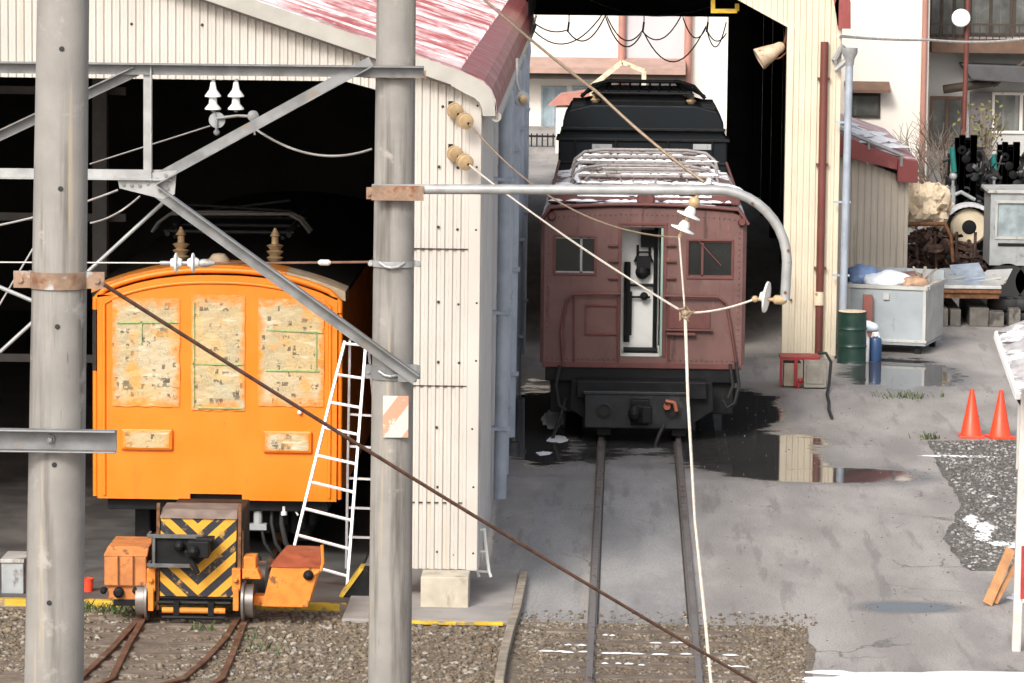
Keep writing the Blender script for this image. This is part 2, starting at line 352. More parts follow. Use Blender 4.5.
# ================================================================== SETTING
def ground_mat(name, ca, cb, cracks=.75):
    m, nt, b = newmat(name)
    co = coords(nt)
    big = noi(nt, coords(nt, (1.2, .35, 1)), 1., 5, .55)
    fine = noi(nt, co, 45, 4, .6)
    c = mixc(nt, ramp(nt, big, .3, .72), ca, cb)
    c = mixc(nt, mathn(nt, 'MULTIPLY', ramp(nt, fine, .46, .66), .55), c, (.11, .105, .10))
    c = mixc(nt, mathn(nt, 'MULTIPLY', ramp(nt, noi(nt, co, 110, 3), .58, .68), .5), c, (.45, .43, .41))
    c = mixc(nt, mathn(nt, 'MULTIPLY', ramp(nt, noi(nt, coords(nt, (3.5, .35, 1), (5, 9, 0)), 1., 6, .65), .54, .64), .45), c, (.14, .133, .13))
    # stains that run along the yard
    st = noi(nt, coords(nt, (.9, .25, 1), (11, 3, 0)), 1., 7, .65)
    c = mixc(nt, mathn(nt, 'MULTIPLY', ramp(nt, st, .52, .66), .5), c, (.2, .19, .19))
    # cracks
    vor = nd(nt, 'ShaderNodeTexVoronoi', feature='DISTANCE_TO_EDGE'); vor.inputs['Scale'].default_value = .32
    wob = nd(nt, 'ShaderNodeVectorMath', operation='ADD')
    nz = nd(nt, 'ShaderNodeTexNoise'); nz.inputs['Scale'].default_value = 1.3; nz.inputs['Detail'].default_value = 5
    nt.links.new(co, nz.inputs['Vector']); nt.links.new(co, wob.inputs[0]); nt.links.new(nz.outputs['Color'], wob.inputs[1])
    nt.links.new(wob.outputs[0], vor.inputs['Vector'])
    c = mixc(nt, mathn(nt, 'MULTIPLY', mathn(nt, 'SUBTRACT', 1, ramp(nt, vor.outputs['Distance'], .001, .009)), mathn(nt, 'MULTIPLY', ramp(nt, noi(nt, co, .7, 3), .50, .62), cracks)), c, (.10, .095, .09))
    # standing water: ragged pools
    pools = None
    for cx, cy, rx, ry in ((.2, 57.4, 1.9, 3.9), (-1.15, 57.0, .7, 5.0), (1.75, 54.6, 1.15, 2.8), (2.75, 52.2, 1.35, .75), (1.6, 58.5, .8, 3.4), (4.45, 63.6, .95, 2.3), (3.1, 42.6, .5, .3)):
        mp = nd(nt, 'ShaderNodeMapping'); mp.vector_type = 'POINT'
        mp.inputs['Scale'].default_value = (1/rx, 1/ry, 0); mp.inputs['Location'].default_value = (-cx/rx, -cy/ry, 0)
        tc = nd(nt, 'ShaderNodeTexCoord'); nt.links.new(tc.outputs['Object'], mp.inputs[0])
        ln = nd(nt, 'ShaderNodeVectorMath', operation='LENGTH'); nt.links.new(mp.outputs[0], ln.inputs[0])
        q = mathn(nt, 'SUBTRACT', 1., ln.outputs['Value'])
        pools = q if pools is None else mathn(nt, 'MAXIMUM', pools, q)
    wn = mathn(nt, 'ADD', mathn(nt, 'MULTIPLY', noi(nt, coords(nt, (1.2, .5, 1), (3, 5, 0)), 1., 4, .5), .6), mathn(nt, 'MULTIPLY', noi(nt, coords(nt, (1.1, 3.5, 1), (8, 2, 0)), 1., 5, .6), .4))
    lvl = mathn(nt, 'ADD', pools, mathn(nt, 'MULTIPLY', mathn(nt, 'SUBTRACT', wn, .5), 1.9))
    damp = ramp(nt, lvl, -.55, .12); wet = ramp(nt, lvl, -.02, .22)
    c = mixc(nt, mathn(nt, 'MULTIPLY', damp, .55), c, (.11, .105, .105))
    c = mixc(nt, mathn(nt, 'MULTIPLY', wet, .85), c, (.03, .029, .029))
    nt.links.new(c, b.inputs['Base Color'])
    r = mathn(nt, 'SUBTRACT', .78, mathn(nt, 'MULTIPLY', damp, .36))
    r = mathn(nt, 'SUBTRACT', r, mathn(nt, 'MULTIPLY', wet, .385))
    nt.links.new(r, b.inputs['Roughness'])
    bp = nd(nt, 'ShaderNodeBump'); bp.inputs['Distance'].default_value = .006
    nt.links.new(mathn(nt, 'MULTIPLY', mathn(nt, 'SUBTRACT', 1., wet), .5), bp.inputs['Strength'])
    nt.links.new(fine, bp.inputs['Height']); nt.links.new(bp.outputs[0], b.inputs['Normal'])
    return m
mb = MB(); mb.quad((-250, -30, 0), (250, -30, 0), (250, 450, 0), (-250, 450, 0))
mb.build('ground', ground_mat('wet_asphalt', (.275, .255, .24), (.42, .39, .368)), kind='structure')

gravel_m = mat('gravel_soil', (.17, .135, .10), .95, var=.35, vs=14, bump=.8, bs=50, stains=[((.12, .105, .085), (9, 9, 9), .52, .12), ((.36, .33, .29), (30, 30, 30), .6, .06)])
gravel_grey = mat('grey_gravel_soil', (.13, .12, .11), .95, var=.35, vs=12, bump=.8, bs=50, stains=[((.07, .065, .06), (6, 6, 6), .5, .12), ((.3, .29, .28), (30, 30, 30), .6, .06)])
def ragged(pts, step=.18, amp=.07):
    out = []
    for i in range(len(pts)):
        a, b = V(pts[i]), V(pts[(i+1) % len(pts)]); n = max(1, int((b-a).length/step))
        for k in range(n):
            p = a.lerp(b, k/n)
            out.append(p+V((noise.noise(p*2.3), noise.noise(p*2.3+V((9, 9, 9))), 0))*amp)
    return out
def sheet(name, pts, z, m, rag=True, **tags):
    pts = [V((x, y, 0)) for x, y in pts]
    if rag: pts = ragged(pts)
    mb = MB(); mb.add([(p.x, p.y, z) for p in pts], [tuple(range(len(pts)))])
    return mb.build(name, m, **tags)
BED_L = [(-14, 20), (-1.12, 20), (-1.10, 41.0), (-1.5, 41.75), (-14, 41.75)]
BED_M = [(-.95, 20), (1.75, 20), (1.98, 41.35), (-1.12, 41.35)]
BED_R = [(3.95, 45.0), (3.85, 47.2), (4.3, 50), (4.25, 53.5), (4.3, 55.7), (6.1, 56.0), (6.3, 50), (6.1, 45)]
sheet('gravel_bed', BED_L, .006, gravel_m, kind='structure')
sheet('gravel_bed', BED_M, .007, gravel_m, kind='structure')
sheet('gravel_bed', BED_R, .006, gravel_grey, kind='structure')
# concrete panels round the rails, and the apron by the shed corner
panel_m = ground_mat('track_panel_concrete', (.255, .25, .25), (.375, .365, .36), .3)
sheet('pavement', [(-1.1, 41.5), (-.42, 41.5), (-.42, 60), (-1.0, 60)], .004, panel_m, kind='structure')
sheet('pavement', [(-.19, 41.45), (.70, 41.45), (.70, 60), (-.19, 60)], .0045, panel_m, kind='structure')
mb = MB(); mb.box(-2.9, -1.12, 41.15, 44.6, -.05, .05); mb.build('pavement', slab_m, kind='structure', bevel=.02)
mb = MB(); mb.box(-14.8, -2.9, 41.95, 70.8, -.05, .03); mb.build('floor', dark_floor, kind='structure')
mb = MB(); mb.box(-14, -2.9, 41.82, 41.94, 0, .075); mb.box(-2.25, -1.2, 41.02, 41.09, .02, .056)
mb.build('painted_line', yellow, kind='structure', bevel=.008)

# loose stones
def stones(name, m, poly, n, r0, r1, seed, keep=None, zb=.005):
    rg = np.random.default_rng(seed)
    t = (1+5**.5)/2
    ico = np.array([(-1, t, 0), (1, t, 0), (-1, -t, 0), (1, -t, 0), (0, -1, t), (0, 1, t), (0, -1, -t), (0, 1, -t), (t, 0, -1), (t, 0, 1), (-t, 0, -1), (-t, 0, 1)])/1.9
    fc = np.array([(0, 11, 5), (0, 5, 1), (0, 1, 7), (0, 7, 10), (0, 10, 11), (1, 5, 9), (5, 11, 4), (11, 10, 2), (10, 7, 6), (7, 1, 8), (3, 9, 4), (3, 4, 2), (3, 2, 6), (3, 6, 8), (3, 8, 9), (4, 9, 5), (2, 4, 11), (6, 2, 10), (8, 6, 7), (9, 8, 1)])
    xs = [p[0] for p in poly]; ys = [p[1] for p in poly]
    out = []
    def inside(x, y):
        c = False; j = len(poly)-1
        for i in range(len(poly)):
            if (poly[i][1] > y) != (poly[j][1] > y) and x < (poly[j][0]-poly[i][0])*(y-poly[i][1])/(poly[j][1]-poly[i][1])+poly[i][0]: c = not c
            j = i
        return c
    while len(out) < n:
        x = rg.uniform(min(xs), max(xs)); y = rg.uniform(min(ys), max(ys))
        if inside(x, y) and (keep is None or keep(x, y)): out.append((x, y))
    vs = np.zeros((n, 12, 3)); 
    for i, (x, y) in enumerate(out):
        r = r0+(r1-r0)*rg.random()**2.5
        a = rg.uniform(0, 2*PI); ca, sa = math.cos(a), math.sin(a)
        p = ico*(1+rg.uniform(-.28, .28, (12, 1)))*r*np.array([1, rg.uniform(.6, .95), rg.uniform(.4, .75)])
        vs[i, :, 0] = p[:, 0]*ca-p[:, 1]*sa+x; vs[i, :, 1] = p[:, 0]*sa+p[:, 1]*ca+y; vs[i, :, 2] = p[:, 2]+zb+r*.2
    fs = (fc[None]+np.arange(n)[:, None, None]*12).reshape(-1, 3)
    me = bpy.data.meshes.new(name)
    me.vertices.add(n*12); me.vertices.foreach_set('co', vs.reshape(-1))
    me.loops.add(len(fs)*3); me.loops.foreach_set('vertex_index', fs.reshape(-1).astype(np.int32))
    me.polygons.add(len(fs)); me.polygons.foreach_set('loop_start', np.arange(len(fs), dtype=np.int32)*3)
    me.update(calc_edges=True); me.validate()
    me.materials.append(m)
    o = bpy.data.objects.new(name, me); COL.objects.link(o); o['kind'] = 'stuff'
    return o
def stone_mat(name, cols):
    m, nt, b = newmat(name)
    vo = nd(nt, 'ShaderNodeTexVoronoi'); vo.inputs['Scale'].default_value = 16
    nt.links.new(coords(nt), vo.inputs['Vector'])
    se = nd(nt, 'ShaderNodeSeparateColor'); nt.links.new(vo.outputs['Color'], se.inputs[0])
    cr = nd(nt, 'ShaderNodeValToRGB'); nt.links.new(se.outputs[0], cr.inputs[0])
    els = cr.color_ramp.elements
    els[0].color = (*cols[0], 1); els[1].color = (*cols[-1], 1); els[1].position = 1
    for i, c in enumerate(cols[1:-1]): e = els.new((i+1)/(len(cols)-1)); e.color = (*c, 1)
    nt.links.new(cr.outputs[0], b.inputs['Base Color']); b.inputs['Roughness'].default_value = .8
    return m
stone_tan = stone_mat('gravel_stones', [(.075, .06, .043), (.18, .14, .095), (.115, .088, .06), (.235, .185, .13), (.16, .135, .11), (.38, .345, .30)])
stone_grey = stone_mat('grey_gravel_stones', [(.07, .065, .06), (.17, .16, .15), (.1, .095, .09), (.26, .25, .24), (.42, .41, .4)])
VIS_L = [(-6.9, 38), (-1.12, 38), (-1.10, 41.0), (-1.5, 41.7), (-6.9, 41.7)]
VIS_M = [(-.95, 38), (1.8, 38), (1.96, 41.3), (-1.1, 41.3)]
def off_rails(x, y): return all(abs(x-r) > .07 for r in (-.28, .79)) and not (-.2 < x < .72 and random.random() < .35)
def left_clear(x, y):
    c = -4.5-.16*(41.4-y)-.02*(41.4-y)**2
    return not (abs(x-c) < .5) or random.random() < .22
stones('gravel', stone_tan, VIS_L, 8200, .012, .05, 1, left_clear)
stones('gravel', stone_tan, VIS_M, 5200, .011, .04, 2, off_rails)
stones('gravel', stone_grey, [(3.98, 45.2), (3.9, 47.2), (4.35, 50), (4.3, 53.5), (4.35, 55.6), (6, 55.9), (6, 45.2)], 5000, .012, .042, 3)

stones('grit', stone_grey, [(-1.0, 41.4), (6.2, 39.0), (6.2, 63), (2, 63), (.9, 56), (.9, 41.4)], 900, .004, .012, 4)
stones('grit', stone_tan, [(-1.1, 41.3), (2.1, 41.3), (2.1, 42.1), (-1.1, 42.0)], 420, .006, .03, 5, off_rails, .006)
stones('grit', stone_grey, [(3.7, 44.6), (3.65, 47.2), (4.05, 50), (4.0, 53.5), (4.05, 56.1), (6, 56.4), (6, 44.6)], 900, .006, .022, 7, None, .0)
# snow lying about, plus a few white sheets for glints: what nobody could count
def snow_and_glints(spots, z=.012):
    mb = MB()
    for i, (x, y, rx, ry, h) in enumerate(spots): mb.lump((x, y, z), rx, ry, h, seed=i*1.7+x, n=30)
    return mb.build('snow', snow, kind='stuff', smooth=60)
sp = []
for x0, x1, y, w in ((-.18, .70, 39.55, .035), (.86, 1.15, 39.55, .03), (-.15, .35, 39.0, .022), (-.75, -.33, 39.6, .02), (-.2, .1, 40.55, .03), (-.55, -.3, 39.95, .015), (.3, .7, 40.15, .012), (.84, 1.2, 39.0, .02)):
    n = int((x1-x0)/.09)
    for k in range(n): 
        if random.random() < .8: sp.append((x0+(k+.5)*(x1-x0)/n+random.uniform(-.04, .04), y+random.uniform(-.035, .035), .075*random.uniform(.3, 1.1), w*random.uniform(.4, 1.5), .010))
snow_and_glints(sp, .035)
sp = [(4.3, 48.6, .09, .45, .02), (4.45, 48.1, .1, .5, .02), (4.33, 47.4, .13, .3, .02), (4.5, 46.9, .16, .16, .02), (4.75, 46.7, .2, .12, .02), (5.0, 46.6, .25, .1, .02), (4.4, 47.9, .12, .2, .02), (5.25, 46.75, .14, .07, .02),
      (-1.0, 57.4, .16, 1.1, .006), (-.9, 55.3, .13, .35, .006), (-1.05, 53.9, .10, .2, .005),  # thin white sheets standing in for bright reflections on the wet ground
      (2.7, 38.5, .9, .42, .04), (3.5, 38.7, .9, .4, .04), (4.4, 38.7, .5, .5, .04), (2.1, 38.9, .25, .1, .02), (4.55, 43.2, .3, .35, .03), (4.7, 50.6, .1, .08, .015), (4.6, 54.2, .5, .1, .01)]
snow_and_glints(sp, .006)

# ---- tracks
def track(name, label, rails, sleepers, mats, zt=.06):
    y0 = rails[0][0][1]; t = thing(name, label, 'railway track', (rails[0][0][0]*.5+rails[1][0][0]*.5, y0, 0))
    for pts in rails:
        mb = MB(); pts = [V((x, y, 0)) for x, y in pts]
        prof = [(-.05, .0), (.05, .0), (.05, .012), (.012, .02), (.012, zt-.022), (.032, zt-.016), (.032, zt-.003), (.027, zt), (-.027, zt), (-.032, zt-.003), (-.032, zt-.016), (-.012, zt-.022), (-.012, .02), (-.05, .012)]
        n = len(prof); vs = []; fs = []
        for i, p in enumerate(pts):
            d = (pts[min(i+1, len(pts)-1)]-pts[max(i-1, 0)]).normalized(); s = V((d.y, -d.x, 0))
            vs += [p+s*a+V((0, 0, b)) for a, b in prof]
        for i in range(len(pts)-1): fs += [(i*n+k, i*n+(k+1) % n, (i+1)*n+(k+1) % n, (i+1)*n+k) for k in range(n)]
        mb.add(vs, fs+[tuple(range(n)), tuple(range((len(pts)-1)*n, len(pts)*n))])
        mb.build('rail', mats[0], t)
    for (x, y, a, L) in sleepers:
        mb = MB(); d = V((math.cos(a), math.sin(a), 0))*L/2
        mb.bar(V((x, y, -.018))-d, V((x, y, -.018))+d, .2, .09); mb.build('sleeper', mats[1], t, bevel=.008)
    return t
sleeper_m = mat('sleeper_wood', (.15, .115, .09), .9, var=.3, vs=5, bump=.4, stains=[((.25, .21, .17), (3, 25, 20), .52, .15)])
tr = track('railway_track', 'straight railway track running under the brown locomotive into the rear shed', [[(GAUGE_C-.535, 20), (GAUGE_C-.535, 64), (GAUGE_C-.535, 110)], [(GAUGE_C+.535, 20), (GAUGE_C+.535, 64), (GAUGE_C+.535, 110)]],
           [(GAUGE_C, 37.25+.595*k, random.uniform(-.01, .01), 2.0) for k in range(7)], (rail_m, sleeper_m))
mb = MB()
for s in (-1, 1):
    x = GAUGE_C+s*.535
    mb.box(*sorted((x-s*.036, x-s*.068)), 41.3, 64, .0, .012); mb.box(*sorted((x+s*.034, x+s*.048)), 41.3, 64, .0, .012)
mb.build('flangeway', mat('groove_dirt', (.045, .042, .04), .9, var=.4, vs=12), tr)
def lx(px, py): p = gp(px, py); return (p.x, p.y)
Lr = [(-5.03, 60), (-5.03, 42.2), lx(143, 624), lx(128, 650), lx(112, 683)]; Lr = Lr+[(Lr[-1][0]-.5, 36)]
Rr = [(-3.95, 60), (-3.95, 42.2), lx(246, 622), lx(234, 655), lx(222, 683)]; Rr = Rr+[(Rr[-1][0]-.42, 36)]
L2 = [lx(138, 624), lx(110, 655), lx(80, 683)]; L2.append((L2[-1][0]-1.0, 36))
R2 = [lx(237, 624), lx(226, 642), lx(205, 665), lx(184, 683)]; R2.append((R2[-1][0]-1.0, 36))
track('railway_track', 'rusty curving railway track with a set of points under the small yellow track vehicle', [Lr, Rr, L2, R2],
      [(-4.5-.16*(41.4-y)-.02*(41.4-y)**2, y, .12, 2.1) for y in [41.3-.52*k for k in range(8)]], (rail_rust, sleeper_m))
# weeds beside the left rails
mb = MB()
for (cx, cy, n, s) in ((-5.45, 41.55, 90, .28), (-5.75, 41.6, 60, .22), (-3.75, 40.2, 26, .15), (-3.65, 39.5, 26, .2), (-4.25, 40.6, 20, .12), (-5.1, 41.3, 30, .15), (4.36, 55.9, 26, .1), (4.35, 60.5, 60, .25)):
    for k in range(n):
        x, y = random.gauss(cx, s), random.gauss(cy, s*.5); a = random.uniform(0, 2*PI); h = random.uniform(.03, .11); w = random.uniform(.008, .02)
        d = V((math.cos(a), math.sin(a), 0)); e = V((-d.y, d.x, 0))
        mb.add([V((x, y, 0))-d*w, V((x, y, 0))+d*w, V((x, y, h))+e*h*.6+d*w*.4, V((x, y, h*1.1))+e*h*.8], [(0, 1, 2, 3)])
mb.build('weeds', weed_m, kind='stuff')
# timber edging between the two beds
t = MB(); pts = [gp(524, 578), gp(517, 615), gp(509, 640), gp(503, 665), gp(499, 690)]
for a, b in zip(pts, pts[1:]): t.bar(a+V((0, 0, .05)), b+V((0, 0, .05)), .09, .1)
tag(t.build('timber_edging', wood, loc=pts[2], bevel=.01), 'weathered timber edging curving between the gravel beds by the shed corner', 'edging')

# ================================================================== LEFT SHED
SY, SB = 42.4, 71.0
def shx(x, y): return x-.0100*(y-SY)
def rake(x): return 5.68+.33*(-1.55-x) if x > -8.5 else 5.68+.33*(-1.55+8.5)-.33*(-8.5-x)
shed = thing('engine_shed', 'cream corrugated engine shed with snowy red roof sheltering the orange locomotive', 'shed', (-8, SY, 0))
JX, CX = -2.58, -1.53
mb = MB()
mb.k = 0
corr(mb, (-15.4, SY, 0), (-2.98, SY, 0), lambda t: 5.6, lambda t: rake(-15.4+t)-.12, (0, -1, 0))
corr(mb, (-2.98, SY, 0), (JX, SY, 0), lambda t: 5.6-.26*t, lambda t: rake(-2.98+t)-.12, (0, -1, 0))
rows = [(.38, 1.10), (1.10, 2.36), (2.36, 3.83), (3.83, 5.9)]
for i, (a, b) in enumerate(rows):
    dy = SY-.006*(3-i)
    corr(mb, (JX, dy, 0), (-1.64, dy, 0), lambda t: a, lambda t: (b+.03) if b < 5.5 else rake(JX+t)-.12, (0, -1, 0))
# returns of the opening
mb.quad((JX, SY, .38), (JX, SY+.25, .38), (JX, SY+.25, 5.5), (JX, SY, 5.5))
mb.k = 1
for z in (1.10, 2.36, 3.83): mb.box(JX+.01, -1.66, SY-.035, SY-.012, z-.006, z+.006)  # dark strips put in as the shadow line at each sheet lap
for z in (.55, 1.28, 1.9, 2.62, 3.25, 4.05, 4.7, 5.35):
    for x in (-2.3, -1.96, -1.76, -1.58): mb.lathe([(.016, 0), (.016, .01), (.006, .016)], (x+random.uniform(-.02, .02), SY-.014, z+random.uniform(-.02, .02)), (0, -1, 0), 8)
for z, st in ((5.68, .6), (6.18, .75), (6.75, .9)):
    x = -13.5
    while x < -2.9:
        if z < rake(x)-.3: mb.lathe([(.016, 0), (.016, .01), (.006, .016)], (x, SY-.014, z), (0, -1, 0), 8)
        x += st
mb.build('front_wall', [cream, screw_and_shadow], shed)
mb = MB(); mb.box(-1.655, CX+.005, SY-.026, SY+.1, .36, 5.62); mb.build('corner_flashing', cream, shed, bevel=.012)
mb = MB(); mb.box(-2.11, -1.60, 41.9, 42.36, 0, .375); mb.build('footing', foot_m, shed, bevel=.012)
# inner leaf and the other walls
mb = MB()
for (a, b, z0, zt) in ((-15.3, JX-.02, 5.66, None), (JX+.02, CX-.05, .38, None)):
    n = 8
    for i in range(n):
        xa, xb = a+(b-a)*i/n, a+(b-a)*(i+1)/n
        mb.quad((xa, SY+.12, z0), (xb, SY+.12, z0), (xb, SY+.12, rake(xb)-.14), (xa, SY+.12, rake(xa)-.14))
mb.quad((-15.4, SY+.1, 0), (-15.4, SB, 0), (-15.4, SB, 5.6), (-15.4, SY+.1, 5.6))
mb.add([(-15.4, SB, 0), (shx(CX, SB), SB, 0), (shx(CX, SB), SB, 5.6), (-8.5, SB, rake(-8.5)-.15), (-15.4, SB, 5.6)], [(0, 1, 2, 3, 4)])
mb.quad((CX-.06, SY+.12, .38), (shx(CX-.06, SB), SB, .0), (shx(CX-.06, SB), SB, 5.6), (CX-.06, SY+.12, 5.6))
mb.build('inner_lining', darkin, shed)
mb = MB(); corr(mb, (CX, SY+.02, 0), (shx(CX, SB), SB, 0), lambda t: .12 if t > 2 else .38, lambda t: 5.62, (1, 0, 0), pitch=.17, amp=.02)
mb.build('side_wall', grey_side, shed)
# roof with rolled eave
prof = [(-15.75, rake(-15.55)-.1), (-8.5, rake(-8.5)), (-1.75, rake(-1.75)), (-1.6, 5.685), (-1.5, 5.63), (-1.42, 5.54), (-1.375, 5.42), (-1.36, 5.27)]
mb = MB(); Y0, Y1 = SY-.16, SB+.2
def roofpt(x, z, y, d=0): return (shx(x, y), y, z-d)
for (xa, za), (xb, zb) in zip(prof, prof[1:]):
    mb.quad(roofpt(xa, za, Y0), roofpt(xb, zb, Y0), roofpt(xb, zb, Y1), roofpt(xa, za, Y1))
    mb.quad(roofpt(xa, za, Y0, .05), roofpt(xb, zb, Y0, .05), roofpt(xb, zb, Y1, .05), roofpt(xa, za, Y1, .05))
    mb.quad(roofpt(xa, za, Y0), roofpt(xb, zb, Y0), roofpt(xb, zb, Y0, .05), roofpt(xa, za, Y0, .05))
rg = random.Random(3); y = Y0+.35
while y < Y1:                                            # standing ribs down the slope
    mb.add([roofpt(-8.5, rake(-8.5), y), roofpt(-8.5, rake(-8.5)+.035, y+.025), roofpt(-8.5, rake(-8.5), y+.05), roofpt(-1.75, rake(-1.75), y), roofpt(-1.75, rake(-1.75)+.035, y+.025), roofpt(-1.75, rake(-1.75), y+.05)], [(0, 1, 4, 3), (1, 2, 5, 4), (3, 4, 5)])
    y += .42
mb.build('roof', red_roof, shed)
mb = MB()
for (xa, za), (xb, zb) in zip(prof[2:], prof[3:]):
    mb.quad(roofpt(xa, za+.004, Y0-.01), roofpt(xb+.004, zb+.002, Y0-.01), roofpt(xb+.004, zb+.002, Y1), roofpt(xa, za+.004, Y1))
mb.build('eave_trim', red_trim, shed, smooth=50)
# barge board: pale metal fascia following the rake and turned down at the eave
mb = MB()
fp = [(-8.5, rake(-8.5)-.01), (-1.75, rake(-1.75)-.012), (-1.6, 5.668), (-1.5, 5.615), (-1.425, 5.53), (-1.385, 5.41), (-1.375, 5.26)]
lo = [(-8.5, rake(-8.5)-.2), (-1.85, rake(-1.85)-.2), (-1.69, 5.49), (-1.6, 5.45), (-1.545, 5.40), (-1.52, 5.34), (-1.51, 5.26)]
for i in range(len(fp)-1):
    a, b, c, d = fp[i], fp[i+1], lo[i+1], lo[i]
    mb.prism([(a[0], Y0-.03, a[1]), (b[0], Y0-.03, b[1]), (c[0], Y0-.03, c[1]), (d[0], Y0-.03, d[1])], (0, .16, 0))
mb.build('barge_board', fascia_m, shed)
mb = MB(); mb.quad((-8.5, Y0-.036, rake(-8.5)-.19), (-1.85, Y0-.036, rake(-1.85)-.19), (-1.85, Y0-.036, rake(-1.85)-.215), (-8.5, Y0-.036, rake(-8.5)-.215)); mb.build('drip_edge', screw_and_shadow, shed)
mb = MB()
g = [V(roofpt(-1.37, 5.25-.004*k, Y0+.02+k*2.4)) for k in range(13)]
mb.tube(g, .055, 10); mb.build('gutter', fascia_m, shed, smooth=40)
for y, r in ((47.6, .06), (49.6, .05), (53.0, .065), (57.5, .06), (62.5, .055)):
    mb = MB(); x = shx(CX, y)+.1
    r *= 1.35; x += .05; mb.tube([(x-.02, y, .35), (x, y, 3), (x, y, 4.95), (x+.02, y, 5.1), (shx(-1.37, y), y, 5.25)], r, 12)
    for z in (1.2, 2.6, 4.2): mb.box(x-r*1.2-.05, x+r*1.2, y-r*1.15, y+r*1.15, z-.02, z+.02)
    mb.build('downpipe', blue_pipe, shed, smooth=40)
for x in (-13.6, -10.9, -8.2, -6.6):
    mb = MB(); mb.box(x-.09, x+.09, 50, 50.02, 0, 6.6); mb.box(x-.09, x+.09, 50.2, 50.22, 0, 6.6); mb.box(x-.01, x+.01, 50.02, 50.2, 0, 6.6); mb.build('column', mat('dim_steel', (.09, .09, .09), .6, var=.3), shed)
for z in (1.6, 3.4, 5.0):
    mb = MB(); mb.box(-14, -6.3, 50.25, 50.33, z, z+.1); mb.build('side_rail', mat('dim_steel', ()), shed)
t = thing('step_ladder', 'short white metal hook ladder standing against the shed corner footing', 'ladder', gp(481, 575, .05))
for px0, px1 in ((474, 477), (484, 489)):
    mb = MB(); mb.tube([at(px0, 528, 42.8), at((px0+px1)/2, 552, 42.75), at(px1, 572, 42.7), at(px1+2, 577, 42.7)], .018, 8); mb.build('side_rail', white_paint, t)
for py in (529, 551, 571):
    mb = MB(); f = (py-528)/46; mb.tube([at(474+3*f, py, 42.74), at(484+5*f, py+1, 42.74)], .014, 8); mb.build('rung', white_paint, t)

# spool insulators on the shed front
def wall_insulators(p0, p1, lab):
    a = at(*p0, SY-.10); b = at(*p1, SY-.24)
    t = thing('wall_insulator', lab, 'insulator', (a.x, SY, a.z), 'insulator pairs on the shed wall')
    br = MB(); br.tube([(a.x-.05, SY-.005, a.z+.06), a, b, b+V((.05, -.06, -.03))], .014, 8); br.box(a.x-.075, a.x-.025, SY-.02, SY, a.z+.03, a.z+.1); br.build('bracket', black, t)
    for c in (a, b):
        mb = MB(); mb.lathe([(.03, -.06), (.082, -.045), (.085, -.02), (.05, -.01), (.05, .01), (.085, .02), (.082, .045), (.03, .06)], c, (.45, -1, -.25), 18); mb.build('disc', porc_brown, t, smooth=45)
    return b
WI1 = wall_insulators((455, 111), (465, 121), 'upper pair of tan disc insulators on the cream shed wall')
WI2 = wall_insulators((455, 154), (465, 162), 'lower pair of tan disc insulators on the cream shed wall')

# ================================================================== POLES AND GANTRY
def pole(x, y, r0, r9, lab, lean=(0, 0)):
    t = thing('utility_pole', lab, 'utility pole', (x, y, 0))
    mb = MB(); n = 12
    mb.lathe([(r0+(r9-r0)*k/n, 9.5*k/n-.3) for k in range(n+1)], (x, y, 0), (lean[0]/9, lean[1]/9, 1), 40); mb.build('shaft', concrete_pole, t, smooth=40)
    return t
PLX, PLY, PRX, PRY = -3.775, 26., -1.975, 34.
polel = pole(PLX, PLY, .212, .155, 'nearest grey concrete pole with bolt holes and a rusty band, at the left', (.14, 0))
poler = pole(PRX, PRY, .192, .158, 'grey concrete pole between the orange locomotive and the shed corner', (.02, 0))
def plr(z): return .212+(.155-.212)*z/9.5
def prr(z): return .192+(.158-.192)*z/9.5
for px, py in ((61, 49), (60, 189), (57, 327), (54, 465), (49, 603)):
    p = at(px, py, PLY-.2); xc_ = PLX+.14/9*p.z; r = plr(p.z); dx = p.x-xc_
    mb = MB(); mb.lathe([(.017, -.02), (.017, .003), (.010, .004)], (p.x, PLY-math.sqrt(r*r-dx*dx), p.z), (0, -1, 0), 12); mb.build('bolt_hole', rubber, polel)
def band(parent, x, y, z, r, h, m, ears=(.1, .1), tilt=0):
    mb = MB(); n = 28
    for k in range(n):
        a, b = PI+PI*k/n, PI+PI*(k+1)/n
        q = [(math.cos(a)*r, math.sin(a)*r), (math.cos(b)*r, math.sin(b)*r), (math.cos(b)*(r+.012), math.sin(b)*(r+.012)), (math.cos(a)*(r+.012), math.sin(a)*(r+.012))]
        mb.prism([(x+i, y+j, z-h/2) for i, j in q], (0, 0, h))
    for s, e in ((-1, ears[0]), (1, ears[1])):
        xa, xb = sorted((x+s*(r-.02), x+s*(r+e)))
        mb.box(xa, xb, y-.06, y-.04, z-h/2, z+h/2)
        mb.lathe([(.022, 0), (.022, .018)], (x+s*(r+e*.6), y-.06, z), (0, -1, 0), 6)
    o = mb.build('band', m, parent, smooth=30)
    return o
z = at(60, 279, 26).z; band(polel, PLX+.14/9*z, PLY, z, plr(z)+.002, .11, rusty_band, (.11, .12))
a = at(0, 440, 25.7); b_ = at(115, 440, 25.7)
mb = MB(); x0, x1 = -6.5, b_.x; zc_ = a.z; yb = PLY-plr(zc_)-.005
mb.box(x0, x1, yb-.012, yb, zc_-.075, zc_+.065); mb.box(x0, x1, yb-.11, yb-.012, zc_+.055, zc_+.067); mb.box(x0, x1, yb-.075, yb-.012, zc_-.085, zc_-.075)
mb.build('crossarm', galv, polel, bevel=.004)
mb = MB(); mb.lathe([(.03, 0), (.03, .02), (.015, .02), (.015, .05)], (PLX+.05, yb-.012, zc_), (0, -1, 0), 6); mb.build('bolt', galv, polel)

